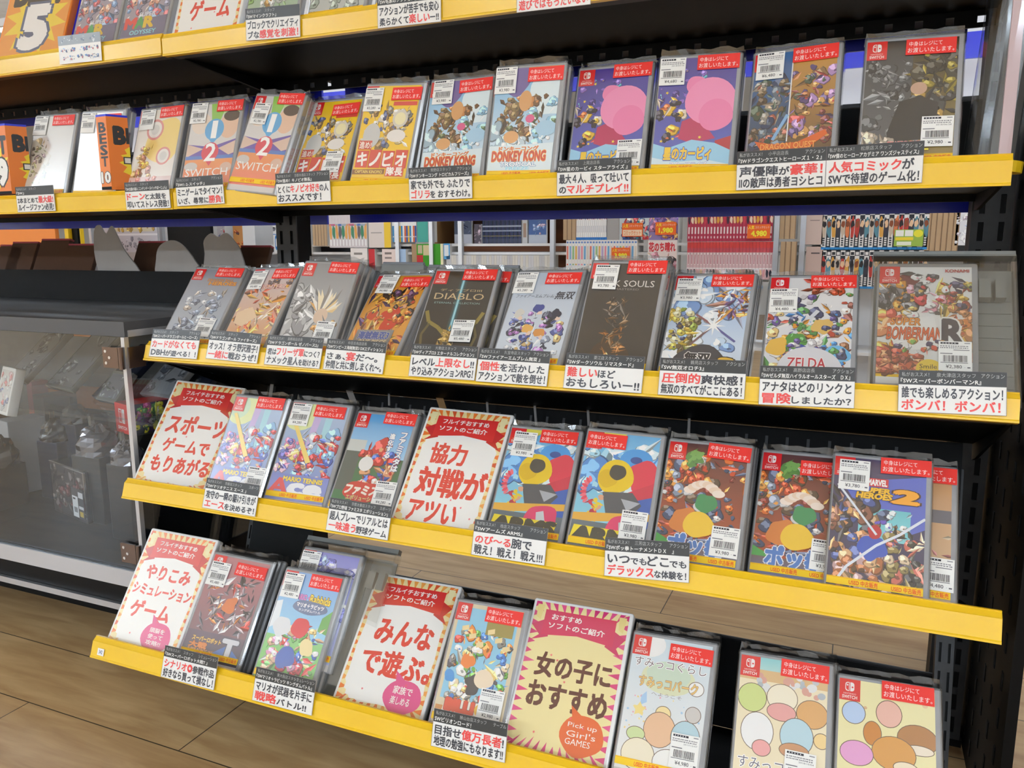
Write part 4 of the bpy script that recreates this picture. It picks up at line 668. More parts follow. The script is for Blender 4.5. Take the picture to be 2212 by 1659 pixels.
CASES = [  # key, artwork, cases stacked behind, label
('B2', c_grey_glare, 1, 'glare-painted grey game case between the two orange rank boxes, left of the white one'),
('B3', c_white_glare, 1, 'game case painted white with glare, half hidden by the orange BEST 10 box'),
('B5', c_party, 1, 'pale yellow game case with round ring shapes, right of the orange BEST 10 box'),
('B6', c_onetwo, 2, 'game case reading 1 2 SWITCH, the upright left one of the pair'),
('B7', c_onetwo, 2, 'game case reading 1 2 SWITCH that leans over to the right'),
('B8', c_yellow_adventure, 1, 'yellow game case with red title tiles, the lower left one of two'),
('B9', c_yellow_adventure, 2, 'yellow game case with red title tiles, the taller right one of two'),
('B10', c_jungle_sky, 1, 'sky blue game case with red title, left one of two alike'),
('B11', c_jungle_sky, 2, 'sky blue game case with red title, right one standing higher'),
('B12', c_pink, 2, 'purple game case with big pink round shape, left one, price sticker low'),
('B13', c_pink, 2, 'purple game case with big pink round shape, right one, price sticker on top'),
('B14', c_two_heroes, 1, 'game case with split cover, blue half and brown half, orange banner below'),
('B15', c_dark_comic, 0, 'dark grey and yellow game case at the right end of the second shelf'),
('C1', c_hazed_blue, 3, 'grey-blue game case with painted haze, leftmost on the middle slanted shelf'),
('C2', c_fire, 1, 'orange fiery game case, second from the left on the middle slanted shelf'),
('C3', c_spikes, 4, 'grey game case with pale yellow spikes and a red title band, thick stack'),
('C4', c_flame_crew, 1, 'orange flame game case with a red blob, left of the dark horned cover'),
('C5b', c_dark_beast, 0, 'dark game case peeping out behind the right edge of the horned one'),
('C5', c_dark_beast, 0, 'dark grey game case with horned shape and pale blue beam, in front of its twin'),
('C6', c_blue_army, 2, 'pale blue game case with dark slanting title and crossed swords'),
('C7', c_black_souls, 2, 'charcoal game case with a glowing brown shape and the word SOULS'),
('C8', c_sky_clash, 4, 'sky blue and white game case with crossing strokes and a golden 3'),
('C9', c_hero_crowd, 0, 'white game case with crowded colours and a red ZELDA title'),
('C10c', c_bomb, 0, 'game case with red and orange cover sealed inside the big clear security box'),
('D2', c_tennis, 0, 'blue and red tennis game case right of the sports sign, partly tagged over'),
('D3', c_tennis, 1, 'blue and red tennis game case, the right one with the Ace title clear'),
('D4', c_baseball, 1, 'baseball game case with green field and vertical white lettering'),
('D6', c_arms, 1, 'game case with yellow and red shapes and ARMS title, price sticker on top'),
('D7', c_arms, 2, 'game case with yellow and red shapes and ARMS title, red sticker at left'),
('D8', c_arena, 2, 'crowded red-orange game case with blue title, fully visible left one'),
('D9', c_arena, 0, 'crowded red-orange game case with blue title, right one partly covered'),
('D11', c_beige, 0, 'beige game case showing only its right strip at the end of the shelf'),
('D10', c_brick_heroes, 0, 'blue and brown game case with the red MARVEL box, overlapping its neighbours'),
('E2', c_robots, 2, 'grey and red game case with a big silver T, second on the lowest shelf'),
('E3', c_rabbits, 1, 'sky blue game case with coloured blobs, in front of the empty clear box'),
('E5', c_billion, 0, 'light blue game case with orange BILLION title between two sign cases'),
('E7', c_pastel, 1, 'white pastel game case with round lumps, right of the pink-bordered sign'),
('E8', c_beach, 1, 'cream game case with pastel lumps, second from the right on the lowest shelf'),
('E9', c_animals, 0, 'light yellow game case with coloured lumps, rightmost on the lowest shelf'),
('A2', c_colour_red, 0, 'game case with coloured letters on the top shelf, left one of two, cut off'),
('A3', c_colour_red, 0, 'game case with coloured letters on the top shelf, right one of two, cut off'),
('A5', c_green_block, 0, 'greenish game case on the top shelf behind the block-game card'),
('A6', c_grey_soft, 0, 'grey game case with yellow tape on the top shelf, cut off'),
('A7', c_grey_soft, 0, 'grey game case on the top shelf behind the second white card, cut off'),
]
SHELFNAME = {'A': 'top shelf', 'B': 'second shelf', 'C': 'middle slanted shelf', 'D': 'fourth shelf', 'E': 'lowest shelf'}
T_ = 0.0112
def put_case(key, art, label, w=0.105, h=0.170, sheet=True):
    s, x, y, z, yaw, tilt, roll = POSES[key]
    t = thing('game_case', pose(x, y, z, yaw, tilt, roll), label, 'game case', 'game cases on the ' + SHELFNAME[s])
    link(case_mesh(w, h, T_, 'case_grey'), 'case_shell', t)
    a = Art(IW_, IH_ * 0.945); a.cl = None; a.rect(0, 0.9, 1, 1 / 0.945, 'd2ccc8'); a.cl = (0, 0, 1, 1); art(a); switch_logo(a); o = a.obj('cover_sheet', 'cover_print', t); o.location = (IX, 0, IZ + IH_ * 0.055)
    rd = random.Random(key)
    used_tape(t)
    if key in R_: red_sticker(t, *R_[key], rot={'B8': -0.03, 'D8': 0.05, 'B10': -0.04}.get(key, rd.uniform(-0.02, 0.02)))
    if key in P_:
        px, pz, pr = P_[key]; price_sticker(t, px, pz, pr, DATES.get(key), hash(key) % 1000 if False else sum(map(ord, key)), rot=rd.uniform(-0.02, 0.03))
    if key != 'C10c': sleeve(t, w, h, T_, sum(map(ord, key)))
    return t
for key, art, nb, label in CASES:
    put_case(key, art, label)
    s, x, y, z, yaw, tilt, roll = POSES[key]
    for k in range(nb):
        rd = random.Random(key + str(k)); dy = (T_ + 0.0006) * (k + 1) / math.cos(math.radians(tilt))
        t = thing('game_case', pose(x + rd.uniform(-0.0012, 0.003), y + dy, z, yaw, tilt, roll), 'grey case edge stacked behind a front case on the ' + SHELFNAME[s], 'game case', 'case edges behind the front ones, ' + SHELFNAME[s])
        link(case_mesh(0.105, 0.170, T_, 'case_grey'), 'case_shell', t); sleeve(t, 0.105, 0.170, T_, k)
# ------------------------------------------------------------------ sign cases
def sunburst(a, c1, c2, c3, seed):
    rd = random.Random(seed); k = a.w / a.h
    for side in range(4):
        n = 15 if side % 2 else 11
        for i in range(n):
            t0 = i / n; t1 = (i + 0.62) / n; tm = (t0 + t1) / 2; dep = rd.uniform(0.035, 0.075); c = rd.choice([c1, c2, c1, c3])
            if side == 0: pts = [(t0, 0), (t1, 0), (tm + (0.5 - tm) * 0.15, 0.07)]
            elif side == 1: pts = [(1, t0), (1, t1), (1 - dep * 1.6, tm)]
            elif side == 2: pts = [(t0, 1), (t1, 1), (tm + (0.5 - tm) * 0.25, 1 - dep * 1.3)]
            else: pts = [(0, t0), (0, t1), (dep * 1.6, tm)]
            a.poly(pts, c)
def ribbon(a, red, dark, l1, l2):
    a.poly([(0, 0.17), (0.14, 0.12), (0.2, 0.24), (0.02, 0.28), (0.1, 0.235)], dark); a.poly([(1, 0.17), (0.86, 0.12), (0.8, 0.24), (0.98, 0.30), (0.92, 0.24)], dark)
    a.poly([(0.12, 0.05), (0.88, 0.05), (0.88, 0.235), (0.5, 0.205), (0.12, 0.235)], red)
    a.text(l1, 0.2, 0.075, 0.78 if len(l1) > 5 else 0.52, 0.115, 'f8f4f0', 0.03); a.text(l2, 0.18, 0.135, 0.78, 0.178, 'f8f4f0', 0.03)
def panel_white(a, seed):
    rd = random.Random(seed); pts = []; n = 44
    for i in range(n):
        t = 2 * math.pi * i / n; c, q = math.cos(t), math.sin(t); k = 0.36; e = 1 - (0.035 if i % 2 else 0) - rd.uniform(0, 0.012)
        pts.append((0.5 + 0.475 * e * math.copysign(abs(c) ** k, c), 0.575 + 0.405 * e * math.copysign(abs(q) ** k, q)))
    a.poly(pts, 'f7f6f3')
def sign_art(lines, bubble=None, girl=False):
    def f(a):
        if girl: a.rect(0, 0, 1, 1, 'f2e2a4'); sunburst(a, 'd83a7c', 'cc2c72', 'e0508c', 3)
        else: a.rect(0, 0, 1, 1, 'f3dfa4'); sunburst(a, 'e8762c', 'dc5a2c', 'eda04c', len(lines[0][0])); panel_white(a, len(lines[0][0]))
        for u0, u1 in ((0.02, 0.1), (0.9, 0.98)): a.poly([(u0, 0.02), (u1, 0.02), (u1 - 0.02, 0.13), (u0 + 0.01, 0.11)], 'f4e8b4' if not girl else 'ecd890')
        ribbon(a, 'd63230' if not girl else 'd2285c', 'c42a2c' if not girl else 'cc2c62', 'おすすめ' if girl else 'フルイチおすすめ', 'ソフトのご紹介')
        for t, u0, v0, u1, v1 in lines: a.text(t, u0, v0, u1, v1, 'dc3c30' if not girl else '55231f', 0.045)
        if bubble:
            bl, u, v = bubble; c = 'e0508c' if not girl else 'e2622c'; a.blob(u, v, 0.215, c, 4, 0.09, 16, 0.85 if not girl else 0.9); a.poly([(u - 0.12, v - 0.1), (u - 0.15, v - 0.18), (u - 0.02, v - 0.12)], c)
            n = len(bl)
            for i, t in enumerate(bl): a.text(t, u - (0.15 if len(t) > 4 else 0.12), v - 0.075 + i * 0.15 / n, u + (0.14 if len(t) > 5 else 0.1), v - 0.075 + i * 0.15 / n + 0.115 / n, 'fbf2ee', 0.02 if not girl else 0.0)
        for i in range(6):
            rd = random.Random(i + len(lines[0][0])); a.star(rd.uniform(0.08, 0.92), rd.uniform(0.3, 0.9), 0.018, 0.006, 6, 'e85a6a')
    return f
SIGNS = [
('D1', sign_art([('スポーツ', 0.12, 0.32, 0.99, 0.5), ('ゲームで', 0.18, 0.55, 0.86, 0.68), ('もりあがる', 0.12, 0.72, 0.97, 0.87)]), 'white sign case with red katakana for sports games, leftmost on the fourth shelf'),
('D5', sign_art([('協力', 0.18, 0.29, 0.62, 0.46), ('対戦が', 0.13, 0.5, 0.95, 0.73), ('アツい', 0.13, 0.78, 0.72, 0.94)]), 'white sign case with big red kanji in the middle of the fourth shelf'),
('E1', sign_art([('やりこみ', 0.16, 0.29, 0.84, 0.41), ('シミュレーション', 0.06, 0.46, 0.95, 0.55), ('ゲーム', 0.14, 0.6, 0.74, 0.74)], (['頭脳を', '使って', '攻略!!'], 0.66, 0.87)), 'white sign case with four red lines and pink bubble, leftmost on the lowest shelf'),
('E4', sign_art([('みんな', 0.2, 0.33, 0.88, 0.52), ('で遊ぶ。', 0.15, 0.57, 0.97, 0.76)], (['家族で', '楽しめる'], 0.74, 0.88)), 'white sign case with two big red lines and pink bubble, middle of the lowest shelf'),
('E6', sign_art([('女の子に', 0.14, 0.35, 0.92, 0.51), ('おすすめ', 0.12, 0.55, 0.93, 0.71)], (['Pick up', 'Girl\'s', 'GAMES'], 0.74, 0.84), True), 'cream sign case with magenta rays, brown lettering and an orange bubble'),
('A4', sign_art([('アクション', 0.14, 0.32, 0.9, 0.46), ('ゲーム', 0.2, 0.62, 0.84, 0.80)]), 'white sign case with red katakana on the top shelf, cut by the picture edge'),
]
for key, art, label in SIGNS:
    s, x, y, z, yaw, tilt, roll = POSES[key]; w, h, th = 0.135, 0.19, 0.014
    t = thing('sign_case', pose(x, y, z, yaw, tilt, roll), label, 'sign', 'white sign cases between the games')
    link(case_mesh(w, h, th, 'case_white'), 'case_shell', t)
    a = Art(w - 0.009, h - 0.008); art(a); o = a.obj('cover_sheet', 'cover_print', t); o.location = (0.004, 0, 0.004)
# ------------------------------------------------------------------ white cards on the rails
TAGS = [  # key, x, rise over the rail foot, angle, reviewer, genre, title line, line 1, line 2, label
('a2','A',.1745,.0083,-2.3,'スタッフ','','『SWマインクラフト』',[('ブロックでクリエイティ','k',1)],[('ブな','k',1),('感覚を刺激！','r',1.15)],'card about blocks on the top yellow rail'),
('a3','A',.4086,.0056,-.9,'店長','','『SW毛糸のアクション』',[('アクションが苦手でも安心','k',1)],[('柔らかくて','k',1),('楽しい','r',1.15),('ー!!','k',1)],'card with red 楽しい on the top yellow rail, right of the first'),
('a4','A',.6205,.003,-.6,'店長','','『SW』',[('　','k',1)],[('遊びではもったいない','r',1)],'card with red lettering on the top rail, nearly cut off'),
('b1','B',-.3794,.001,.4,'スタッフ','','『SW』',[('2本まとめて','k',1),('最大級!','r',1.2)],[('ルイージファン必見!','k',1)],'leftmost white card on the second rail, blue-black lettering'),
('b2','B',-.1044,.0,.6,'スタッフ','','『SW太鼓の達人 ニンテンドースイッチば～じょん』',[('ドーン','r',1.25),('と太鼓を','k',1)],[('叩いてストレス発散！','k',1)],'white card with red ドーン, at the right end of the left bay rail'),
('b3','B',.011,.0035,1.3,'スタッフ','アクション','『SW1-2-スイッチ』',[('ミニゲームでタイマン！','k',1)],[('いざ、尋常に','k',1),('勝負','r',1.2),('！','k',1)],'white card with red 勝負, first on the right bay of the second rail'),
('b4','B',.2164,.0027,1,'京都本通店スタッフ','アクション','『SW進め！キノピオ隊長』',[('とくに','k',1),('キノピオ好き','r',1.1),('の人','k',1)],[('おススメです！','k',1)],'white card below the two yellow cases on the second rail'),
('b5','B',.4526,.0018,.5,'熊野店スタッフ','アクション','『SWドンキーコング トロピカルフリーズ』',[('家でも外でも ふたりで','k',1)],[('ゴリラ','r',1.15),('を おすそわけ。','k',1)],'white card with red ゴリラ on the second rail, below the sky blue cases'),
('b6','B',.6775,.0023,.1,'上尾店店長','アクション','『SW星のカービィ スターアライズ 』',[('最大４人、吸って吐いて','k',1)],[('の','k',1),('マルチプレイ!!','r',1.15)],'white card with red マルチプレイ below the left pink cover'),
('b7','B',.9083,.0027,.7,'小平店店長','アクション','『SWドラゴンクエストヒーローズ１・２』',[('声優陣','k',1.2),('が','k',1),('豪華！','r',1.25)],[('IIの敵声は勇者ヨシヒコ','k',1)],'white card with red 豪華, left of the two touching cards on the second rail'),
('b8','B',1.0088,.0039,.8,'松原店スタッフ','アクション','『SW僕のヒーローアカデミア ワンズジャスティス』',[('人気コミック','r',1.1),('が','k',1.1)],[('SWで待望のゲーム化！','k',1)],'white card with red 人気コミック, right of the two touching cards'),
('c1','C',.0132,.006,.3,'スタッフ','アクション','『SWスーパードラゴンボールヒーローズ』',[('カードがなくても','r',1)],[('DBH','k',1.3),('が遊べる！！','k',1)],'white card with DBH, leftmost on the middle slanted rail'),
('c2','C',.1315,.009,-1.6,'スタッフ','アクション','『SWドラゴンボール ファイターズ』',[('オッス！オラ野沢雅子！','k',1)],[('一緒に','r',1.2),('戦おうぜ！','k',1.1)],'tilted white card with red 一緒に, second on the middle rail'),
('c3','C',.2455,.006,-.6,'首都高店店長','アクション','『SWドラゴンボール ゼノバース2』',[('君は','k',1),('フリーザ軍','r',1.25),('につく？','k',1)],[('ナメック星人','k',1.1),('を助ける？','k',.9)],'white card with red フリーザ軍 on the middle rail'),
('c4','C',.3524,.0048,-.7,'中百舌鳥店店長','アクション','『SWワンピース海賊無双3 DXエディション』',[('さぁ、','k',1),('宴','r',1.2),('だ～。','k',1.1)],[('仲間と共に倒しまくれ～。','k',1)],'white card with red 宴 on the middle rail, left of the dark horned cover'),
('c5','C',.4943,.0038,.1,'大東店スタッフ','アクション','『SWディアブロ3 エターナルコレクション』',[('レベル','k',1.05),('上限なし','r',1.1),('!!','k',1)],[('やり込みアクションRPG！','k',1)],'white card with red 上限なし below the dark horned cover'),
('c6','C',.5965,.003,-.2,'久宝寺店スタッフ','アクション','『SWファイアーエムブレム無双 』',[('個性','r',1.25),('を活かした','k',1.1)],[('アクションで敵を倒せ！','k',1)],'white card with red 個性 below the pale blue cover'),
('c7','C',.719,.0025,0,'菱江店スタッフ','アクション','『SWダークソウル リマスタード』',[('難しい','r',1.15),('ほど','k',1)],[('おもしろいー!!','k',1.1)],'white card with red 難しい below the charcoal cover'),
('c8','C',.8395,.0024,.9,'鶴見店スタッフ','アクション','『SW無双オロチ3』',[('圧倒的','r',1.25),('爽快感！','k',1.15)],[('無双のすべてがここにある！','k',1)],'white card with red 圧倒的 on the middle rail'),
('c9','C',.956,-.0006,1.8,'高野店店長','アクション','『SWゼルダ無双ハイラルオールスターズ　ＤＸ』',[('アナタはどのリンクと','k',1)],[('冒険','r',1.4),('しましたか？','k',1)],'white card with red 冒険 below the ZELDA cover'),
('c10','C',1.0994,.0027,1.8,'泉大津店スタッフ','アクション','『SWスーパーボンバーマンR』',[('誰でも楽しめるアクション！','k',1)],[('ボンバ！ボンバ！','r',1)],'white card reading red ボンバ twice, in front of the clear security box'),
('d1','D',.168,.0057,-.5,'京都店スタッフ','スポーツ','『SWマリオテニス エース 』',[('攻守の一瞬の駆け引きが','k',1)],[('エース','r',1.25),('を決めるぞ！','k',1)],'white card with red エース, leftmost on the fourth rail'),
('d2','D',.3934,.003,-.4,'京都太秦店スタッフ','スポーツ','『SWプロ野球 ファミスタ エボリューション』',[('超人プレーでリアルとは','k',1)],[('一味違う','r',1.2),('野球ゲーム','k',1)],'white card with red 一味違う below the baseball cover'),
('d3','D',.6188,.0022,.6,'桂店スタッフ','アクション','『SWアームズ ARMS』',[('のび～る','r',1.1),('腕で','k',1.2)],[('戦え！戦え！戦え!!!','k',1)],'white card with red のび～る on the fourth rail'),
('d4','D',.7957,.0032,4.2,'三芳店スタッフ','アクション','『SWポッ拳トーナメントＤＸ　』',[('いつ','k',1.2),('でも','k',.85),('どこ','k',1.2),('でも','k',.85)],[('デラックス','r',1.2),('な体験を！','k',.9)],'tilted white card with red デラックス, rightmost on the fourth rail'),
('e1','E',.1487,.0008,.8,'スタッフ','シミュレーション','『SWスーパーロボット大戦T 』',[('シナリオ◎','r',1.1),(' 参戦作品','k',1)],[('好きなら買って損なし！','k',1)],'white card with red シナリオ, leftmost on the lowest rail'),
('e2','E',.3179,.0036,.6,'東大阪店スタッフ','シミュレーション','『SWマリオ＋ラビッツ キングダムバトル』',[('マリオが武器を片手に','k',1)],[('戦略','r',1.3),('バトル!!','k',1)],'white card with red 戦略, second on the lowest rail'),
('e3','E',.5995,.0084,2,'勝山台店スタッフ','テーブル','SWビリオンロード！',[('目指せ','k',1.2),('億万長者','r',1.25),('！','k',1.1)],[('地理の勉強にもなります!!','k',1)],'white card with red 億万長者, rightmost on the lowest rail'),
]
RAILS = {'A': (UP, 0.0, 0.6555, 0.034), 'B': (UP, 0.0, 0.4158, 0.034), 'C': (SLANT, LY['C'], LZ['C'], 0.0325), 'D': (SLANT, LY['D'], LZ['D'], 0.0325), 'E': (SLANT, LY['E'], LZ['E'], 0.0325)}
for key, s, x, rise, ang, who, genre, title, l1, l2, label in TAGS:
    base, ry_, rz, rh = RAILS[s]; w, h = 0.1005, 0.0452; zb = rz - rh + rise + (0.0005 if s != 'A' else -0.006)
    if s == 'A' and key == 'a2': zb = rz - rh + 0.006
    mw = base @ Matrix.Translation((x, ry_ - 0.0026, zb)) @ Matrix.Rotation(math.radians(-ang), 4, 'Y')
    o = thing('shelf_card', mw, label, 'price card', 'white recommendation cards on the yellow rails')
    m = MB(); m.box((0, 0, 0), (w, 0.0006, h)); m.obj('card', 'paper_white', o)
    a = Art(w, h, -0.0002); a.rect(0, 0, 1, 0.345, '23221f')
    a.text('私がおススメ！', 0.03, 0.045, 0.29, 0.15, 'b4b2ae', 0.0)
    if who: a.text(who, 0.36, 0.045, min(0.36 + 0.045 * len(who), 0.74), 0.15, 'a8a6a2', 0.0)
    if genre: a.text(genre, 0.98 - 0.042 * len(genre), 0.045, 0.98, 0.15, 'b4b2ae', 0.0)
    a.text(title, 0.02, 0.19, min(0.02 + 0.05 * len(title), 0.95), 0.31, 'f2f0ec', 0.015)
    a.obj('header_band', 'card_print', o)
    a = Art(w, h, -0.0003)
    cm = {'k': '2a2830', 'r': 'e23a34'}
    n1 = sum(len(t) * k for t, c, k in l1); n2 = sum(len(t) * k for t, c, k in l2)
    if l1[0][0].strip(): a.line([(t, cm[c], k) for t, c, k in l1], 0.03, 0.395, min(0.97, 0.03 + 0.115 * n1), 0.665, 0.035)
    a.line([(t, cm[c], k) for t, c, k in l2], 0.03, 0.69, min(0.97, 0.03 + 0.115 * n2), 0.955, 0.035)
    for uv in ((0, 0, 1, 0.006), (0, 0.994, 1, 1), (0, 0, 0.003, 1), (0.997, 0, 1, 1)): a.rect(*uv, '5a4a50')
    a.obj('message', 'card_print', o)
# card with glare painted grey into its header, far left of the top rail, and the little number sticker
mw = UP @ Matrix.Translation((-0.2322, -0.0026, 0.6290)) @ Matrix.Rotation(math.radians(1.3), 4, 'Y')
o = thing('shelf_card', mw, 'card with silvery glare painted into its header on the top rail, beside the number five sign', 'price card', 'white recommendation cards on the yellow rails')
m = MB(); m.box((0, 0, 0), (0.1005, 0.0006, 0.0452)); m.obj('card', 'paper_white', o)
a = Art(0.1005, 0.0452, -0.0002); a.rect(0, 0, 1, 0.34, '8c9298'); a.mess(3, 0.08, 0.06, 0.9, 0.28, 14, ['b8bcc4', '6a7484', 'd8dce0'], 0.01, 0.03); a.obj('header_band', 'card_print', o)
a = Art(0.1005, 0.0452, -0.0003)
for v in (0.5, 0.8): a.mess(int(v * 10), 0.06, v - 0.06, 0.94, v + 0.06, 26, ['3c6ab0', '2c4a7c', 'c0505c', '5a8ac8'], 0.008, 0.028)
a.obj('message', 'card_print', o)
a = Art(0.0135, 0.0105, -0.0012); m_ = a; a.rect(0, 0, 1, 1, 'f2f0ee'); a.text('342', 0.25, 0.25, 0.75, 0.75, '3c5a7c', 0.03)
o = a.obj('number_sticker', 'sticker_print', None, SLANT @ Matrix.Translation((0.0145, LY['E'], LZ['E'] - 0.026))); tag(o, 'small white sticker reading 342 at the left end of the lowest rail', 'sticker')

# ------------------------------------------------------------------ rank boxes and the number five sign
def rank_box(mw, label, word, num, la, dx, dy):   # folded three-sided box, narrow front and a side running back
    t = thing('rank_box', mw, label, 'box'); H = 0.121; L = [(0, 0), (-la, 0.002), (dx, dy)]
    m = MB(); n = 3
    for i in range(n):
        p, q = L[i], L[(i + 1) % n]; m.quad([(q[0], q[1], 0), (p[0], p[1], 0), (p[0], p[1], H), (q[0], q[1], H)])
    m.quad([(p[0], p[1], 0) for p in L]); m.quad([(p[0], p[1], H) for p in L][::-1]); m.obj('body', 'orange_board2', t)
    m = MB()
    for i in range(n):
        p, q = L[i], L[(i + 1) % n]; m.quad([(q[0], q[1], H), (p[0], p[1], H), (p[0], p[1], H + 0.0035), (q[0], q[1], H + 0.0035)])
    m.obj('blue_rim', 'rail_blue', t)
    m = MB(); m.quad([(L[1][0], L[1][1] - 0.0003, 0), (L[0][0], L[0][1] - 0.0003, 0), (L[0][0], L[0][1] - 0.0003, 0.005), (L[1][0], L[1][1] - 0.0003, 0.005)]); m.obj('foot_strip', 'metal_black', t)
    wl = math.hypot(*L[1]); a = Art(wl, H)
    if la < 0.04:
        for i, ch in enumerate('BEST'): a.text(ch, 0.22, 0.08 + 0.155 * i, 0.86, 0.21 + 0.155 * i, '1f1f22', 0.04)
        a.text(num, 0.08, 0.76, 0.94, 0.9, 'f2f0ec', 0.05, '3c3a3c', 0.05)
    else: a.star(0.55, 0.6, 0.5, 0.3, 10, 'f0d428', 0.2); a.text(word, 0.14, 0.16, 0.96, 0.4, '1f1f22', 0.07); a.text(num, 0.6, 0.5, 0.9, 0.85, 'f2f0ec', 0.07, '1f1f22', 0.06)
    o = a.obj('front_print', 'card_print', t); o.matrix_local = Matrix.Translation((L[1][0], L[1][1], 0)) @ Matrix.Rotation(math.atan2(-L[1][1], -L[1][0]), 4, 'Z')
    wr = math.hypot(dx, dy); a = Art(wr, H)
    a.poly([(1, 0.4), (0.75, 0.44), (0.85, 0.5), (0.55, 0.52), (0.8, 0.58), (0.45, 0.62), (0.8, 0.68), (0.6, 0.75), (1, 0.8)], 'f0d428'); a.text(word[0], 0.32, 0.14, 0.8, 0.36, '1f1f22', 0.07); a.rect(0.86, 0.14, 1, 0.36, '1f1f22'); a.rect(0.66, 0.54, 1, 0.64, '1f1f22'); a.rect(0.72, 0.555, 1, 0.625, 'e8e4dc')
    o = a.obj('side_print', 'card_print', t); o.matrix_local = Matrix.Rotation(math.atan2(dy, dx), 4, 'Z')
rank_box(Matrix.Translation((-0.1365, -0.001, F0 + 0.4172)), 'orange BEST 10 box with a blue rim on the second shelf, facing the corner', 'BEST', '10', 0.026, 0.016, 0.03)
rank_box(Matrix.Translation((-0.392, -0.001, F0 + 0.4172)), 'orange rank box with a blue rim, cut by the left picture edge', 'BEST', '9', 0.08, 0.016, 0.03)
t = thing('number_sign', pose(-0.4172, -0.192, 0.617, 4, 2, 0), 'orange and yellow BEST 5 sign at the left end of the top shelf', 'sign')
link(case_mesh(0.157, 0.2, 0.02, 'orange_board2'), 'board', t)
a = Art(0.15, 0.192); a.rect(0, 0, 1, 1, 'e8963c'); a.star(0.5, 0.58, 0.5, 0.3, 12, 'f0d040', 0.15); a.text('BEST', 0.1, 0.18, 0.9, 0.42, '2a2826', 0.06); a.text('5', 0.34, 0.46, 0.68, 0.86, 'f4f2f0', 0.07, '4a5a7c', 0.05)
o = a.obj('front_print', 'cover_print', t); o.location = (0.0035, 0, 0.004)
m = MB(); m.box((0, 0, 0), (0.05, 0.03, 0.16)); o = m.obj('blue_box', 'rail_blue', None, pose(-0.262, -0.168, 0.628, 0, 2, 0)); tag(o, 'blue box standing right of the number five sign on the top shelf', 'box')

# ------------------------------------------------------------------ security boxes and clear plastic bits
def keeper(mw, w, h, d, label, ribs=9):
    t = thing('security_box', mw, label, 'security box')
    m = MB(); e = 0.0025; m.box((0, 0, 0), (e, d, h)); m.box((w - e, 0, 0), (w, d, h)); m.box((e, 0, 0), (w - e, d, e)); m.box((e, 0, h - 0.012), (w - e, d, h)); m.obj('frame', 'acrylic', t)
    m = MB(); m.box((e, d - 0.002, e), (w - e, d - 0.0001, h - 0.012)); m.obj('back_sheet', 'keeper_grey', t)
    m = MB(); m.box((e, 0.0, e), (w - e, 0.0012, h - 0.0121)); m.obj('front_sheet', 'acrylic', t)
    m = MB(); m.box((0.0, d * 0.2, h), (w, d * 0.8, h + 0.007)); m.obj('lock_bar', 'keeper_grey', t)
    m = MB()
    for i in range(ribs):
        z = 0.012 + i * (h - 0.05) / ribs; m.box((w * 0.735, d - 0.0034, z), (w - 0.004, d - 0.0022, z + 0.0012))
        if i % 3 == 1: m.box((w * 0.9, d - 0.0036, z), (w - 0.004, d - 0.0022, z + 0.009))
    m.box((w * 0.72, d - 0.004, 0.003), (w * 0.728, d - 0.0022, h - 0.014)); m.obj('rib', 'keeper_grey', t)
    m = MB(); m.box((w * 0.75, 0.004, h - 0.055), (w * 0.83, d - 0.0045, h - 0.03)); m.box((w * 0.86, 0.004, h - 0.055), (w * 0.93, d - 0.0045, h - 0.03)); m.obj('latch', 'keeper_grey', t)
    return t
kp = POSES['C10']
keeper(pose(kp[1] - 0.0005, kp[2] - 0.003, kp[3] - 0.003, kp[4], kp[5], kp[6]), 0.1481, 0.1905, 0.019, 'big clear security box holding a game at the right end of the middle shelf')
# empty clear box behind the second game of the lowest shelf, flat clear cases behind the middle shelf, dividers
keeper(pose(0.3005, -0.0985, -0.3425, 3, 17.5, 0), 0.158, 0.212, 0.018, 'tall empty clear security box leaning behind the sky blue game on the lowest shelf')
s_, x_, y_, z_, ya_, ti_, ro_ = ('E', 0.3045, -0.0945, -0.3375, 3, 17.5, 0)
POSES['E3c'] = (s_, x_, y_ + 0.0022, z_ + 0.026, ya_, ti_, ro_)
P_['E3c'] = (.002, .163, None)
put_case('E3c', c_lilac, 'lilac-covered game case kept inside the tall clear security box of the lowest shelf')
for i, (u0, u1, v) in enumerate(((803, 898, 571), (903, 1108, 577))):
    p = at_y(u0, v, 0.115); q = at_y(u1, v, 0.115); w = q.x - p.x
    t = thing('clear_case', Matrix.Translation((p.x, 0.115, p.z - 0.1)) @ Matrix.Rotation(math.radians(-16), 4, 'X'), ('grey clear box top showing behind the orange flame game' if i == 0 else 'long grey clear box top showing behind the dark horned game'), 'clear box')
    link(smooth(shell(w, 0.104, 0.016).mesh('case_shell', 'keeper_grey')), 'case_shell', t)
    m = MB(); m.tube((0.003, 0.004, 0.1045), (w - 0.003, 0.004, 0.1045), 0.004, 8); m.obj('rim', 'case_grey', t)
DIV = [((612, 810), (620, 850)), ((765, 820), (790, 848)), ((860, 823), (873, 855)), ((955, 830), (982, 872)), ((1067, 838), (1080, 875)), ((1168, 850), (1181, 895)), ((1281, 860), (1291, 895)), ((1496, 880), (1500, 918))]
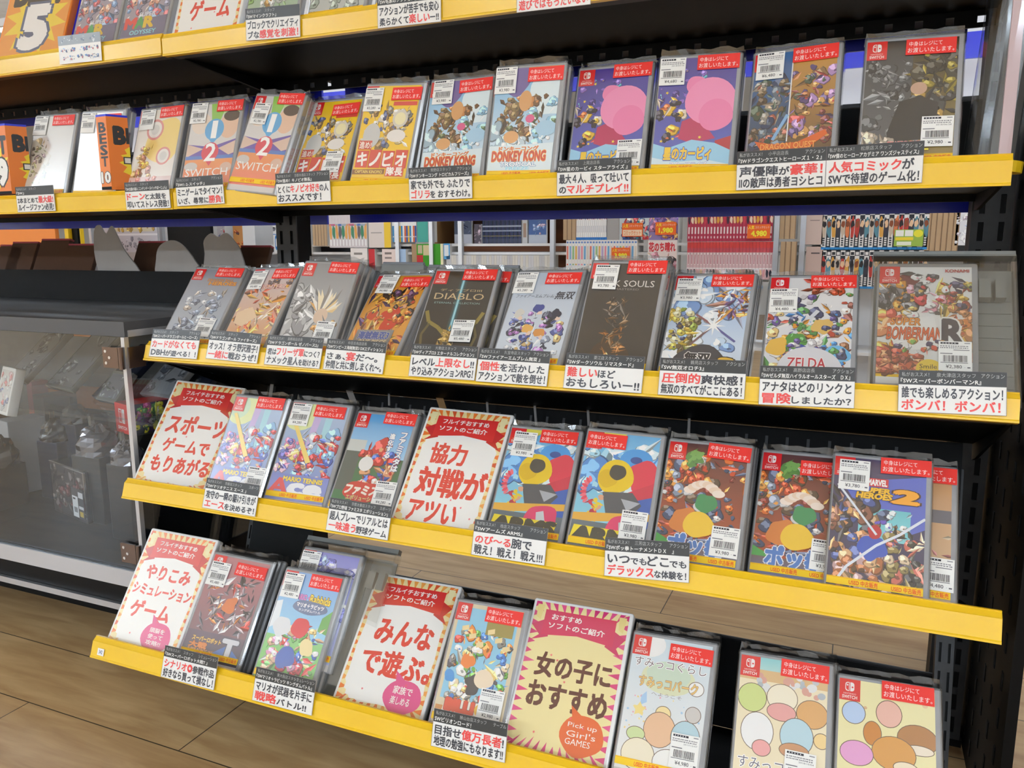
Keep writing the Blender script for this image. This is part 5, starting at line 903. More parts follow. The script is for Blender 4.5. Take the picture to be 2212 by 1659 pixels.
for i, ((u, v), (u2, v2)) in enumerate(DIV):
    p = at_y(u, v, 0.2); q = at_y(u2, v2, 0.22); w = 0.014 if i in (1, 3) else (0.008 if i == 0 else 0.004)
    m = MB(); d = Vector((q.x - p.x, 0, q.z - p.z)); p0 = -d * 0.9; q0 = d * 1.25
    m.extr([(q0.x, q0.z), (q0.x + w, q0.z), (p0.x + w, p0.z), (p0.x, p0.z)], 0, 0.0012)
    o = m.obj('shelf_divider', 'card_grey' if i != 3 else 'tan_wood', None, Matrix.Translation((p.x, 0.165, p.z)))
    tag(o, ['upright white strip behind the left tennis game', 'wide white strip slanting over the baseball game', 'thin slanted strip left of the red kanji sign', 'wide tan strip slanting above the red kanji sign', 'thin strip right of the red kanji sign', 'thin strip above the left yellow-shape game', 'thin strip above the right yellow-shape game', 'thin strip above the left crowded red-orange game'][i] + ', under the middle shelf', 'divider', 'divider strips under the middle shelf')
m = MB(); m.box((0, 0, 0), (0.045, 0.0015, 0.115)); o = m.obj('plastic_tab', 'acrylic', None, SLANT @ Matrix.Translation((0.59, -0.02, -0.3442)) @ Matrix.Rotation(math.radians(-14), 4, 'X')); tag(o, 'clear plastic tab standing behind the sign with two red lines, lowest shelf', 'tab')
# clear display tube on the right end of the second shelf
t = thing('display_tube', Matrix.Translation((1.168, 0.045, F0 + 0.3995)), 'clear plastic display tube standing at the right end of the second shelf', 'tube')
m = MB(); n = 20
for i in range(n):
    a0, a1 = 2 * math.pi * i / n, 2 * math.pi * (i + 1) / n; m.quad([(0.03 * math.cos(a0) + 0.012, 0.03 * math.sin(a0), 0), (0.03 * math.cos(a1) + 0.012, 0.03 * math.sin(a1), 0), (0.03 * math.cos(a1) + 0.03, 0.03 * math.sin(a1), 0.3), (0.03 * math.cos(a0) + 0.03, 0.03 * math.sin(a0), 0.3)])
m.obj('wall', 'acrylic', t)
m = MB(); m.box((0.018, -0.003, 0.013), (0.03, 0.003, 0.28)); m.obj('paper_strip', 'pink_paper' if 'pink_paper' in MATS else mat('pink_paper', (220, 190, 194), 0.6).name, t)
m = MB(); m.tube((0.012, 0, 0), (0.013, 0, 0.012), 0.0305, 20); m.obj('cap', 'board_yellow', t)

# ------------------------------------------------------------------ the glass cabinet of the left bay
X1 = -0.022; CZ0, CZ1, CY0, CY1 = 0.165, 0.652, -0.1, 0.46
t = thing('glass_cabinet', Matrix.Translation((-1.2, CY0, 0)), 'black-topped glass display cabinet in the left bay, full of mixed game goods', 'display cabinet')
w = X1 + 1.2; dp = CY1 - CY0
m = MB(); m.box((0, 0, CZ1 - 0.024), (w, dp, CZ1)); m.obj('top_panel', 'top_grey', t)
m = MB(); m.box((0, 0.0, CZ0), (w, dp, CZ0 + 0.05)); m.obj('bottom_panel', 'metal_black', t)
m = MB(); m.box((0, -0.004, CZ0 + 0.032), (w, -0.0002, CZ0 + 0.062)); m.obj('front_track', 'alu', t)
m = MB(); m.box((0, -0.008, CZ0 - 0.012), (w, 0.004, CZ0 - 0.001)); m.obj('bottom_rail', 'steel', t)
m = MB(); m.box((0.03, 0.2, 0), (w - 0.03, dp - 0.02, CZ0 - 0.0002)); m.obj('plinth', 'metal_black', t)
m = MB(); m.box((0, 0, CZ0 + 0.0622), (w - 0.006, 0.004, CZ1 - 0.0245)); m.obj('front_glass', 'glass', t)
m = MB(); m.box((w - 0.004, 0.006, CZ0 + 0.052), (w, dp, CZ1 - 0.0245)); m.obj('side_glass', 'glass', t)
m = MB(); m.box((w - 0.0062, -0.003, CZ0 + 0.052), (w + 0.0015, 0.0055, CZ1 - 0.0245)); m.obj('corner_post', 'alu', t)
m = MB(); m.box((w - 0.001, 0.006, CZ1 - 0.0246), (w + 0.002, dp, CZ1 - 0.014)); m.obj('side_trim', 'alu', t)
m = MB(); m.box((0.006, 0.16, CZ0 + 0.27), (w - 0.006, dp - 0.01, CZ0 + 0.276)); m.obj('glass_shelf', 'glass', t)
m = MB(); m.box((0.004, dp - 0.006, CZ0 + 0.052), (w - 0.005, dp, CZ1 - 0.025)); m.obj('back_panel', 'metal_darkgrey', t)
for z in (CZ1 - 0.075, CZ0 + 0.078):
    m = MB(); m.box((w - 0.046, -0.0062, z), (w - 0.012, -0.0034, z + 0.034)); m.box((w + 0.0018, 0.002, z), (w + 0.004, 0.034, z + 0.034)); m.tube((w - 0.004, -0.007, z - 0.001), (w - 0.004, -0.007, z + 0.035), 0.004, 10)
    h = m.obj('hinge', 'hinge_steel', t)
    for dx, dz in ((0.034, 0.008), (0.026, 0.017), (0.034, 0.027)):
        m = MB(); m.tube((w - dx - 0.004, -0.0062, z + dz), (w - dx - 0.004, -0.0078, z + dz), 0.0026, 10); sc = m.obj('screw', 'screw', h)
# goods inside
mat('box_orange', (226, 134, 62), 0.5); mat('box_navy', (34, 38, 58), 0.35); mat('box_black', (24, 23, 26), 0.3); mat('box_grey', (84, 84, 92), 0.4); mat('box_pink', (206, 92, 104), 0.45); mat('bag_black', (26, 23, 28), 0.16, coat=0.6); mat('box_brown', (96, 62, 40), 0.5); mat('box_purple', (74, 44, 100), 0.35); mat('box_white', (176, 176, 180), 0.5)
def good(name, mw, sz, m_, label, cat, bevel=0.0015, film=False):
    b = MB(); b.box((0, 0, 0), sz); o = b.obj(name, m_, None, mw, bevel); tag(o, label, cat)
    return o
BZ = CZ0 + 0.0502
def RZ(a): return Matrix.Rotation(math.radians(a), 4, 'Z')
def RX(a): return Matrix.Rotation(math.radians(a), 4, 'X')
def RY(a): return Matrix.Rotation(math.radians(a), 4, 'Y')
TR = Matrix.Translation
def at_z(u, v, z):
    d = ray(u, v); return CAMP + d * ((z - CAMP.z) / d.z)
YAW = -14
p = at_y(246, 868, 0.13); rh = p.z - at_y(249, 931, 0.13).z
t = thing('console_box', TR((p.x, 0.13, p.z - rh)) @ RZ(-16), 'red console box with a white logo in the cabinet near its glass corner', 'box')
m = MB(); m.box((0, 0, 0), (0.062, 0.13, rh)); m.obj('carton', 'switch_red', t, bevel=0.001)
a = Art(0.062, rh); a.rect(0.28, 0.18, 0.46, 0.66, 'f2eeee'); a.rect(0.32, 0.22, 0.44, 0.62, 'd6242a'); a.rect(0.5, 0.18, 0.68, 0.66, 'f2eeee'); a.text('SWITCH', 0.18, 0.76, 0.78, 0.87, 'f2e4e4', 0.03); a.obj('front_print', 'card_print', t)
a = Art(0.13, rh); a.rect(0, 0, 1, 1, '3c2c4c'); a.mess(7, 0.05, 0.1, 0.95, 0.9, 40, ['4a8a3c', '7a3ca0', 'c83c8a', '2c2c3c', 'd8d4dc', 'e8d83c', '3c9a4a'], 0.04, 0.12); o = a.obj('side_print', 'card_print', t); o.location = (0.0622, 0, 0); o.rotation_euler = (0, 0, math.pi / 2)
good('carton', TR((p.x - 0.012, 0.134, BZ)) @ RZ(-16), (0.086, 0.125, p.z - rh - BZ - 0.0004), 'box_black', 'black carton under the red console box in the cabinet', 'box')
p = at_z(191, 1133, BZ); top = at_y(189, 1024, p.y).z - BZ; bw = 0.15
t = thing('wrapped_box', TR((p.x, p.y, BZ + 0.0005)) @ RZ(YAW) @ TR((-bw, 0, 0)), 'dark figure box wrapped in shiny clear film, front of the cabinet', 'box')
m = MB(); m.box((0, 0, 0), (bw, 0.08, top)); m.obj('carton', 'bag_black', t, bevel=0.002)
m = MB(); m.box((-0.002, -0.002, 0.0003), (bw + 0.002, 0.082, top + 0.003)); m.obj('film_wrap', 'clear_film', t, bevel=0.004)
m = MB()
for q0, q1 in (((0, 0, top), (bw, 0, top)), ((bw, 0, top), (bw, 0.08, top)), ((bw, 0, 0.01), (bw, 0, top))): m.tube(tuple(v_ + e_ for v_, e_ in zip(q0, (0, -0.001, 0.002))), tuple(v_ + e_ for v_, e_ in zip(q1, (0, -0.001, 0.002))), 0.0016, 6)
m.obj('film_seam', 'clear_film', t)
a = Art(0.05, 0.062, -0.003); a.rect(0, 0, 1, 1, '4a484c'); a.rect(0.02, 0.28, 0.5, 1, 'e8e8ea'); a.rect(0.08, 0.34, 0.3, 0.4, '2c2c30'); a.rect(0.12, 0.66, 0.42, 0.84, '8a8a8e'); a.rect(0.56, 0.1, 0.96, 0.3, 'd8d8dc'); a.rect(0.56, 0.58, 0.96, 0.68, 'd8d8dc'); a.rect(0.6, 0.76, 0.9, 0.94, 'c8a83c'); o = a.obj('price_sticker', 'card_print', t); o.location = (bw - 0.055, 0, 0.008)
a = Art(bw, top); a.rect(0, 0, 1, 1, '5a5254'); a.mess(5, 0.02, 0.05, 0.98, 0.9, 30, ['4a4446', '6a5c5a', '7a3c40', '3c3a3e', '8a7a74'], 0.05, 0.14); a.obj('front_print', 'card_print', t)
def bagged(mw, r, label, seed):               # a controller tied up in a shiny bag
    rd = random.Random(seed); t = thing('bagged_controller', mw, label, 'controller'); m = MB(); nu, nv = 18, 9
    rows = []
    for j in range(nv + 1):
        ph = math.pi * 0.5 * j / nv; row = []
        for i in range(nu):
            th = 2 * math.pi * i / nu; q = r * (1 + rd.uniform(-0.1, 0.1)); row.append(len(m.v)); m.v.append((q * math.cos(th) * math.cos(ph), q * 0.8 * math.sin(th) * math.cos(ph), q * 1.15 * math.sin(ph)))
        rows.append(row)
    for j in range(nv):
        for i in range(nu): k = (i + 1) % nu; m.f.append((rows[j][i], rows[j][k], rows[j + 1][k], rows[j + 1][i])); m.c.append(None); m.m.append(0)
    m.obj('film_bag', 'bag_silver' if seed < 3 else 'bag_black', t)
    m = MB(); m.tube((-r * 0.3, 0, r), (-r * 0.6, 0.01, r * 1.5), r * 0.12, 8); m.obj('bag_tie', 'clear_film', t)
    return t
mat('bag_silver', (92, 90, 98), 0.14, metal=0.5, coat=0.8)
def stand(u, v, y, name, sz, m_, label, cat, yaw=YAW):       # something standing on the cabinet floor, its front left foot under a pixel column
    p = at_y(u, v, y); return good(name, TR((p.x, y, BZ)) @ RZ(yaw), sz, m_, label, cat)
def perch(u, v, y, r, label, seed, under):                     # a bagged thing whose top shows at a pixel, on its own carton
    p = at_y(u, v, y); zb = max(p.z - r * 1.15, BZ + 0.001)
    bagged(TR((p.x, y, zb)), r, label, seed)
    if zb > BZ + 0.01: good('carton', TR((p.x - r * 0.8, y - r * 0.7, BZ)), (r * 1.6, r * 1.4, zb - BZ - 0.0005), under, 'dark carton under the ' + label.split(',')[0], 'box')
perch(210, 918, 0.10, 0.05, 'round controller in a shiny silver bag, right behind the wrapped box', 1, 'box_black')
perch(272, 952, 0.045, 0.036, 'small controller in a silver bag, by the glass corner under the red box', 2, 'box_black')
perch(160, 874, 0.19, 0.034, 'round black controller in a bag, before the orange reflection strip', 3, 'box_navy')
perch(-18, 940, 0.07, 0.055, 'large bagged black controller, at the left of the wrapped box', 4, 'box_black')
perch(120, 905, 0.17, 0.04, 'black bagged controller, left of the round one', 5, 'box_navy')
stand(120, 930, 0.31, 'carton', (0.11, 0.08, 0.15), 'box_navy', 'navy carton standing behind the black bagged controller', 'box')
stand(78, 930, 0.27, 'carton', (0.06, 0.08, 0.2), 'box_grey', 'grey carton at the left, behind the wrapped box', 'box')
stand(-6, 930, 0.14, 'carton', (0.06, 0.08, 0.17), 'box_white', 'white and grey carton at the left picture edge in the cabinet', 'box')
stand(-110, 930, 0.16, 'carton', (0.1, 0.1, 0.2), 'box_brown', 'brown carton far left in the cabinet', 'box')
stand(64, 900, 0.3, 'carton', (0.03, 0.04, 0.225), 'box_pink', 'slim pink carton left of the navy one', 'box')
GS = CZ0 + 0.2762                              # top of the inner glass shelf
p, q = at_y(76, 850, 0.33), at_y(247, 897, 0.33)
good('orange_strip', TR((p.x, 0.33, q.z + 0.01)) @ RZ(0), (q.x - p.x, 0.006, 0.055), 'box_orange', 'orange reflection built as a strip across the back of the cabinet under the glass shelf', 'board')  # an orange reflection, built as a solid coloured strip
p, q = at_y(118, 694, 0.38), at_y(222, 730, 0.38)
good('orange_strip', TR((p.x, 0.38, q.z)), (q.x - p.x, 0.006, p.z - q.z - 0.004), 'box_orange', 'orange board strip at the top of the cabinet, near the hinge', 'board')
for i, (u, v, y, wd, ln, ti, yw, m_, lb) in enumerate(((96, 832, 0.17, 0.115, 0.16, 48, -12, 'keeper_grey', 'large grey clear case leaning in the upper middle of the cabinet'), (197, 855, 0.19, 0.09, 0.16, 50, -12, 'box_navy', 'dark case leaning left of the glass corner'), (8, 815, 0.16, 0.095, 0.15, 48, -12, 'case_grey', 'grey clear case leaning at the upper left of the cabinet'), (205, 862, 0.172, 0.075, 0.075, 40, -10, 'keeper_grey', 'small grey case lying before the dark case'), (300, 850, 0.21, 0.1, 0.16, 50, -8, 'case_grey', 'grey clear case behind the side glass'), (372, 840, 0.26, 0.1, 0.16, 50, -8, 'box_navy', 'dark case at the back behind the side glass'))):
    p = at_y(u, v, y)
    t = thing('clear_case', TR((p.x, y, max(p.z, GS + 0.001))) @ RZ(yw) @ RX(-ti), lb, 'game case')
    link(case_mesh(wd, ln, 0.013, m_), 'case_shell', t)
    a = Art(wd - 0.012, ln - 0.016); a.rect(0, 0, 1, 1, ['9aa0a8', '3c4258', 'a0a4ac', '8a8e98', 'a8acb4', '30344a'][i]); a.mess(i + 40, 0, 0, 1, 1, 12, ['8a9098', 'b0b4b8', '787e88', '5c6474'], 0.08, 0.2); o = a.obj('cover_sheet', 'cover_print', t); o.location = (0.006, 0, 0.008)
p = at_y(-14, 890, 0.06)
t = thing('blister_pack', TR((p.x, 0.06, p.z)) @ RZ(-15) @ RX(-16), 'clear blister pack with a red and white insert at the left picture edge', 'game case')
link(case_mesh(0.07, 0.1, 0.02, 'case_white'), 'case_shell', t); a = Art(0.058, 0.086); a.rect(0, 0, 1, 1, 'd8d4d2'); a.mess(77, 0.05, 0.1, 0.95, 0.9, 16, ['c84a50', 'd8a0a8', 'b8b8c0', '4a5a8c', 'e8e4e0'], 0.06, 0.18); o = a.obj('cover_sheet', 'cover_print', t); o.location = (0.006, 0, 0.007)

# shelf above the cabinet facing the other aisle: board, backs of standees and cases
t = thing('far_shelf', TR((-1.2, 0.24, F0)), 'black board above the glass cabinet, carrying grey cardboard backs', 'shelf')
m = MB(); m.box((0, 0, 0.2025), (1.17, 0.012, 0.268)); m.obj('front_board', 'metal_black', t)
m = MB(); m.box((0, 0.0122, 0.238), (1.17, 0.22, 0.25)); m.obj('board', 'metal_black', t)
def standee(pts, label):                      # a cut-out seen from its plain grey back
    P = [at_y(u, v, 0.262) for u, v in pts]; x0 = min(p.x for p in P); z0 = F0 + 0.2502
    n = len(P); out = []
    for i in range(n):                        # rounded outline
        p0, p1, p2, p3 = P[i - 1], P[i], P[(i + 1) % n], P[(i + 2) % n]
        for k in range(4):
            tt = k / 4; out.append(tuple(0.5 * (2 * p1[j] + (p2[j] - p0[j]) * tt + (2 * p0[j] - 5 * p1[j] + 4 * p2[j] - p3[j]) * tt * tt + (3 * p1[j] - p0[j] - 3 * p2[j] + p3[j]) * tt ** 3) for j in (0, 2)))
    m = MB(); m.extr([(x - x0, max(z - z0, 0)) for x, z in out][::-1], 0, 0.003); tag(m.obj('cardboard_cutout', 'card_grey', None, TR((x0, 0.262, z0))), label, 'cutout')
standee([(305, 600), (268, 540), (252, 508), (240, 488), (228, 505), (214, 486), (203, 500), (206, 560), (228, 600)], 'plain grey back of a cut-out with two bumps, left one of three')
standee([(436, 600), (420, 562), (392, 528), (368, 519), (344, 532), (337, 560), (344, 600)], 'plain grey back of a rounded cut-out, middle one of three')
standee([(526, 600), (520, 545), (505, 520), (488, 503), (470, 512), (455, 504), (440, 520), (442, 548), (446, 600)], 'plain grey back of a cut-out by the upright, right one of three')
for i, (u, v, wd) in enumerate(((0, 541, 0.055), (24, 535, 0.062), (84, 529, 0.07), (146, 540, 0.07), (296, 535, 0.06), (520, 545, 0.05))):
    p = at_y(u, v, 0.33)
    t = thing('case_back', TR((p.x, 0.30, F0 + 0.2504)) @ RX(-24), 'dark back of a case facing away, ' + ['at the left picture edge', 'second from the left edge', 'third from the left edge', 'left of the tall grey cut-out', 'between the left and middle cut-outs', 'beside the upright'][i], 'game case', 'case backs on the far shelf')
    h = (p.z - F0 - 0.2504) / math.cos(math.radians(24)) + 0.012
    link(smooth(shell(wd + 0.03, max(h, 0.04), 0.011).mesh('case_shell', 'box_brown')), 'case_shell', t)
    m = MB(); m.box((0, 0.0002, max(h, 0.04)), (wd + 0.03, 0.0112, max(h, 0.04) + 0.004)); m.obj('top_edge', 'box_pink', t)

# ------------------------------------------------------------------ book aisle behind, seen through the fixture
BY = 2.4
def bpos(u, v, y=BY): return at_y(u, v, y)
t = thing('bookcase', TR((-3.4, BY + 0.02, 0)), 'white bookcase aisle behind the fixture with rows of comic books', 'bookcase')
zs = [bpos(1500, 521).z, bpos(1500, 604).z]
for z, d in ((zs[0] - 0.006, 0.26), (zs[1] - 0.006, 0.26), (bpos(700, 536).z - 0.02, 0.26), (zs[0] + 0.25, 0.26), (zs[1] - 0.28, 0.3), (0.08, 0.34)):
    m = MB(); m.box((0, 0, z - 0.012), (7, d, z)); m.obj('shelf_board', 'shelf_white', t)
m = MB(); m.box((4.25, 0.26, 0), (7, 0.275, 2.2)); m.obj('back_panel', 'shelf_white', t); m = MB(); m.box((0, 0.26, 0), (2.3, 0.275, 2.2)); m.obj('back_panel', 'shelf_white', t)
for u in (859, 932, 995, 1194, 1678, 1735, 197, 350):
    p = bpos(u, 500); m = MB(); wd = 0.02
    m.box((p.x + 3.4 - wd / 2, -0.03, 0), (p.x + 3.4 + wd / 2, -0.008, 2.1)); m.obj('standard', 'alu', t)
zb = bpos(1200, 200).z
m = MB(); m.box((0, -0.02, zb), (7, -0.005, zb + 0.09)); m.obj('header_rail', 'rail_blue', t)
def spine(a, kind, i, rd):
    P = {'red': [('e8c8cc', 0, .12), ('d8b0b8', .12, .2), ('f0dcd8', .2, .3)], }
    if kind == 'red':
        a.rect(0, 0, 1, 1, 'b02c48'); a.rect(0, 0, 1, .34, 'e6c6c8'); a.rect(0, .2, 1, .28, 'f2e8e6'); a.blob(.5, .44, .4, rd.choice(['e8c08c', '2c2a38', 'd8a03c', 'c03848', 'e8d0b8']), i, .3, 9, 3); a.rect(.25, .62, .75, .80, 'e8d4d4'); a.rect(.3, .86, .7, .92, 'e8c8cc')
    elif kind == 'redlow':
        a.rect(0, 0, 1, 1, 'd8b4b8'); a.rect(0, 0, 1, .16, 'cc3c38'); a.rect(0, .16, 1, .28, 'c04854'); a.rect(.3, .3, .7, .62, 'f0e4e2'); a.rect(.4, .34, .6, .6, 'a83c54'); a.rect(0, .7, 1, .73, 'f4eeee'); a.blob(.5, .84, .4, rd.choice(['2c2a38', 'e8c090', 'd89a9c', 'b04050']), i, .3, 9, 3)
    elif kind == 'whiteset':
        a.rect(0, 0, 1, 1, 'f0eeee'); a.ell(.5, .08, .3, .3, 'b84a54'); a.blob(.5, .36, .46, rd.choice(['3c3a44', 'e8c8a8', '5a5a68', 'd8a888', 'b05a58']), i, .3, 9, 4); a.rect(.3, .62, .7, .8, 'c8c8d0'); a.rect(0, .93, 1, 1, '2c78c8')
    elif kind == 'pastel':
        c = ['e07868', '8ab4dc', '9ac48a', 'e8b45c', 'b8a0d0', 'e890a0', '6aa8d8', 'e0d4c8'][i % 8]; a.rect(0, 0, 1, 1, 'f2f0ee'); a.ell(.5, .06, .35, .35, '6a8ac8'); a.rect(.2, .16, .8, .52, c); a.ell(.5, .66, .3, .3, c); a.blob(.5, .86, .45, rd.choice(['e8c8a8', '4a3c3c', 'd88a6a']), i, .3, 9, 3)
    elif kind == 'checker':
        d, l = ('2c3038', 'e8e4e2') if i % 2 else ('e8e4e2', '2c3038'); a.rect(0, 0, 1, 1, d); a.rect(.15, .04, .85, .12, l); a.rect(0, .14, 1, .24, l); a.blob(.5, .45, .48, rd.choice(['d8a04c', '3c3a44', 'b83c34', '5a8a9a', 'c8b4a0', 'd87a4c']), i, .3, 9, 5); a.blob(.5, .36, .4, rd.choice(['2a2628', '8a4a2c', 'e8c09a']), i + 3, .3, 9, 2)
        for k in range(4): a.rect(.25, .7 + k * .055, .75, .735 + k * .055, l)
        a.rect(0, .94, 1, 1, '2c86c8')
    elif kind == 'bluewhite':
        a.rect(0, 0, 1, 1, ['3c8ac0', 'f0f0f0', 'd86a3c', '3c5aa0', 'e8b83c'][i % 5]); a.rect(0, .2, 1, .55, 'f4f4f4'); a.ell(.5, .85, .3, .3, 'f0f0f0')
    elif kind == 'navy':
        a.rect(0, 0, 1, 1, ['3a4668', '30384e', '4a4a6c'][i % 3]); a.rect(0, .24, 1, .3, 'c8ccd8'); a.rect(0, .42, 1, .47, 'b8c0d0'); a.rect(.2, .62, .8, .66, 'b0a060'); a.rect(.3, .74, .7, .9, '6a7080')
    elif kind == 'plain': a.rect(0, 0, 1, 1, rd.choice(['e8e8ea', 'd8d8dc', 'c8c8cc', 'f0f0f0', 'b8b4b0', 'e0dcd4']))
    elif kind == 'pages': a.rect(0, 0, 1, 1, 'b89a78'); a.rect(.8, 0, 1, 1, '8a6c50')
    elif kind == 'wrapped': a.rect(0, 0, 1, 1, 'd8cfd2'); a.rect(0, .36, 1, .42, rd.choice(['5a7ac0', 'c86a8a', 'a8b0c0'])); a.blob(.5, .58, .48, rd.choice(['b85a54', '6a6468', 'd89a8a', '4a8a6a', 'e0a45c']), i, .3, 9, 4); a.rect(.3, .78, .7, .95, 'f4f2f2')
BOOKV = {}
def row(kind, n, u0, u1, v0, v1, label, group, y=BY, depth=0.11, seed=1, variants=6):
    p, q = bpos(u0, v0, y), bpos(u1, v1, y); L = q.x - p.x; w = L / n; h = p.z - q.z; rd = random.Random(seed)
    for i in range(n):
        k = (kind, i % variants, round(w, 4), round(h, 3))
        if k not in BOOKV:
            b = MB(); b.box((0.0004, 0.0003, 0), (w - 0.0004, depth, h)); me = b.mesh('cover', 'paper_white')
            a = Art(w - 0.0006, h, 0.0); spine(a, kind, i % variants, rd); me2 = a.mesh('spine', 'paper_print'); BOOKV[k] = (me, me2)
        t = thing('comic_book', TR((p.x + i * w, y, q.z)), label, 'book', group)
        link(BOOKV[k][0], 'cover', t); o = link(BOOKV[k][1], 'spine', t); o.location.x = 0.0003
    return p, q
row('red', 26, 1487, 1668, 440, 521, 'comic with crimson-footed pale spine in the upper row of the red set', 'red comic set, upper row')
row('redlow', 26, 1485, 1667, 523, 604, 'comic with red-topped pink spine in the lower row of the red set', 'red comic set, lower row', seed=2)
row('whiteset', 15, 1245, 1311, 438, 518, 'white-spined comic with blue foot, left of the face-out comics', 'white comic set', seed=3)
row('pastel', 24, 1223, 1375, 519, 600, 'comic with pastel spine in the set below the white one', 'pastel comic set', seed=4, variants=8)
row('pages', 3, 1217, 1245, 440, 518, 'tan page edges of a book beside the white comic set', 'tan page edges left of the white set', seed=5)
row('checker', 22, 1778, 2002, 454, 539, 'comic with black-and-white checkered spine, upper row at the right', 'checkered comic set, upper row', seed=6, variants=10)
row('checker', 22, 1776, 2000, 541, 626, 'comic with black-and-white checkered spine, lower row at the right', 'checkered comic set, lower row', seed=7, variants=10)
row('pages', 6, 2003, 2068, 450, 542, 'brown page edges of a book right of the checkered set', 'brown page edges at the right', seed=8)
row('pages', 3, 1687, 1718, 440, 516, 'brown book back between the two right metal standards, upper', 'brown book backs between standards, upper', seed=9)
row('pages', 3, 1687, 1718, 522, 600, 'brown book back between the two right metal standards, lower', 'brown book backs between standards, lower', seed=9)
row('pages', 5, 674, 708, 477, 531, 'tan page edges right of the blue-lettered white comic', 'tan page edges at the left', seed=10)
row('wrapped', 12, 709, 794, 455, 535, 'film-wrapped comic with pale spine and small pictures', 'wrapped comic set at the left', seed=11)
row('bluewhite', 14, 846, 900, 445, 523, 'comic with blue and white banded spine', 'blue and white comic set', seed=12, variants=5)
row('plain', 40, 964, 1188, 551, 596, 'slim white spine in the low row under the brown shelf', 'white slim volumes', seed=13, variants=12)
def plain_book(u0, u1, v0, v1, art, label, y=BY, depth=0.09, mname='paper_white', lean=0):
    p, q = bpos(u0, v0, y), bpos(u1, v1, y); w, h = q.x - p.x, p.z - q.z
    t = thing('book', TR((p.x, y, q.z)) @ RY(lean), label, 'book'); m = MB(); m.box((0, 0.0004, 0), (w, depth, h)); m.obj('block', mname, t)
    a = Art(w, h, 0.0); art(a); a.obj('front_print', 'paper_print', t); return t
def b_manga(a): a.rect(0, 0, 1, 1, 'f0f0f2'); a.mess(1, 0, 0, 1, 0.42, 26, ['8a8a9a', '3c3a44', 'd8d8dc', 'b0b0b8'], 0.04, 0.12); a.rect(0, .46, 1, .48, '4a8ad0'); a.text('ONE', -0.0 + .04, .5, .24, .9, '3c84cc', 0.04); a.text('P', .24, .52, .38, .9, '3c84cc', 0.03); a.text('I', .39, .54, .44, .88, 'd0454a', 0.08); a.text('ECE', .47, .52, .95, .9, '3c84cc', 0.03)
plain_book(588, 671, 470, 547, b_manga, 'white comic with big blue letters, face out by the upright')
def face(seed, pal, bg): return lambda a: (a.rect(0, 0, 1, 1, bg), a.mess(seed, 0, 0, 1, 1, 26, pal, 0.06, 0.2))
plain_book(1339, 1401, 440, 518, face(2, ['c83c44', '3c8a9a', 'e8d0b8', '5a4a5c', 'b8a888', '3c5a9c'], 'c8d0d4'), 'face-out comic with the orange popular-set label')
plain_book(1403, 1464, 436, 518, face(3, ['8a6ac0', 'd89a5c', '6a4a8c', 'e8b8a0', 'b8789a'], '9a84b8'), 'face-out purple comic labelled 1,980', y=BY + 0.004)
def b_flower(a): a.rect(0, 0, 1, 1, 'ecdad6'); a.mess(4, 0, .4, 1, 1, 20, ['d88a9a', '3a3034', '8a5aa8', 'f0d0b8', 'e8b4a8'], .06, .2); a.text('花のち晴れ', .04, .06, .95, .3, 'd03840', .05)
plain_book(1400, 1460, 519, 600, b_flower, 'white comic with red brush title below the purple one')
plain_book(1311, 1337, 438, 518, lambda a: a.rect(0, 0, 1, 1, 'a8a4a2'), 'grey box side beside the white comic set', mname='box_grey')
plain_book(1740, 1776, 440, 528, lambda a: (a.rect(0, 0, 1, 1, 'cbb4aa'), a.rect(.3, .4, .8, .42, '8a7a78')), 'pinkish beige box side left of the checkered set, upper')
plain_book(1742, 1774, 533, 610, lambda a: (a.rect(0, 0, 1, 1, 'c4aaa0'), a.rect(.3, .16, .8, .2, '5a5050')), 'pinkish beige box side left of the checkered set, lower')
plain_book(2070, 2102, 436, 530, face(6, ['e8e8f0', 'c8b8c8', '8a9ac0', 'f4f4f6'], 'e4e4ea'), 'white comic edge at the right end of the aisle')
plain_book(795, 845, 461, 535, lambda a: (a.rect(0, 0, .7, 1, 'e2d6d0'), a.rect(.7, 0, 1, 1, 'f0c83c'), a.rect(.1, .08, .36, .14, '55504c'), a.rect(.1, .55, .6, .58, 'a8a09c')), 'cream box side with a yellow edge')
plain_book(900, 925, 445, 523, lambda a: a.rect(0, 0, 1, 1, '4aa89a'), 'teal comic beside the blue and white set')
plain_book(757, 795, 536, 596, lambda a: (a.rect(0, 0, 1, 1, 'f0e8e4'), a.rect(.2, .16, .7, .24, '8a8480')), 'white box side in the lower left row')
plain_book(796, 811, 538, 596, lambda a: a.rect(0, 0, 1, 1, 'cc3038'), 'red book spine in the lower left row')
plain_book(825, 856, 538, 596, lambda a: (a.rect(0, 0, 1, 1, 'f0dcd6'), a.rect(.2, .12, .7, .2, '8a7c78'), a.rect(.2, .3, .7, .36, '8a7c78')), 'pale pink box side in the lower left row')
plain_book(863, 878, 538, 596, lambda a: a.rect(0, 0, 1, 1, 'b0ccee'), 'light blue spine in the lower left row')
plain_book(889, 958, 527, 596, lambda a: (a.rect(0, 0, 1, 1, '3c9a1c'), a.rect(0, 0, .16, 1, 'a88868'), a.rect(.16, .35, .36, 1, 'c02c30'), a.rect(.92, 0, 1, 1, 'f2ecc4'), a.rect(.2, .04, .34, .3, 'c4b494'), a.rect(.37, .04, .56, .36, 'd8c89c')), 'green and red boxed book in front of the brown bookcase')
plain_book(958, 972, 526, 560, lambda a: (a.rect(0, 0, 1, 1, '5aa8e0'), a.rect(.1, .1, .8, .8, 'e8eef2')), 'small blue-edged booklet right of the green book')
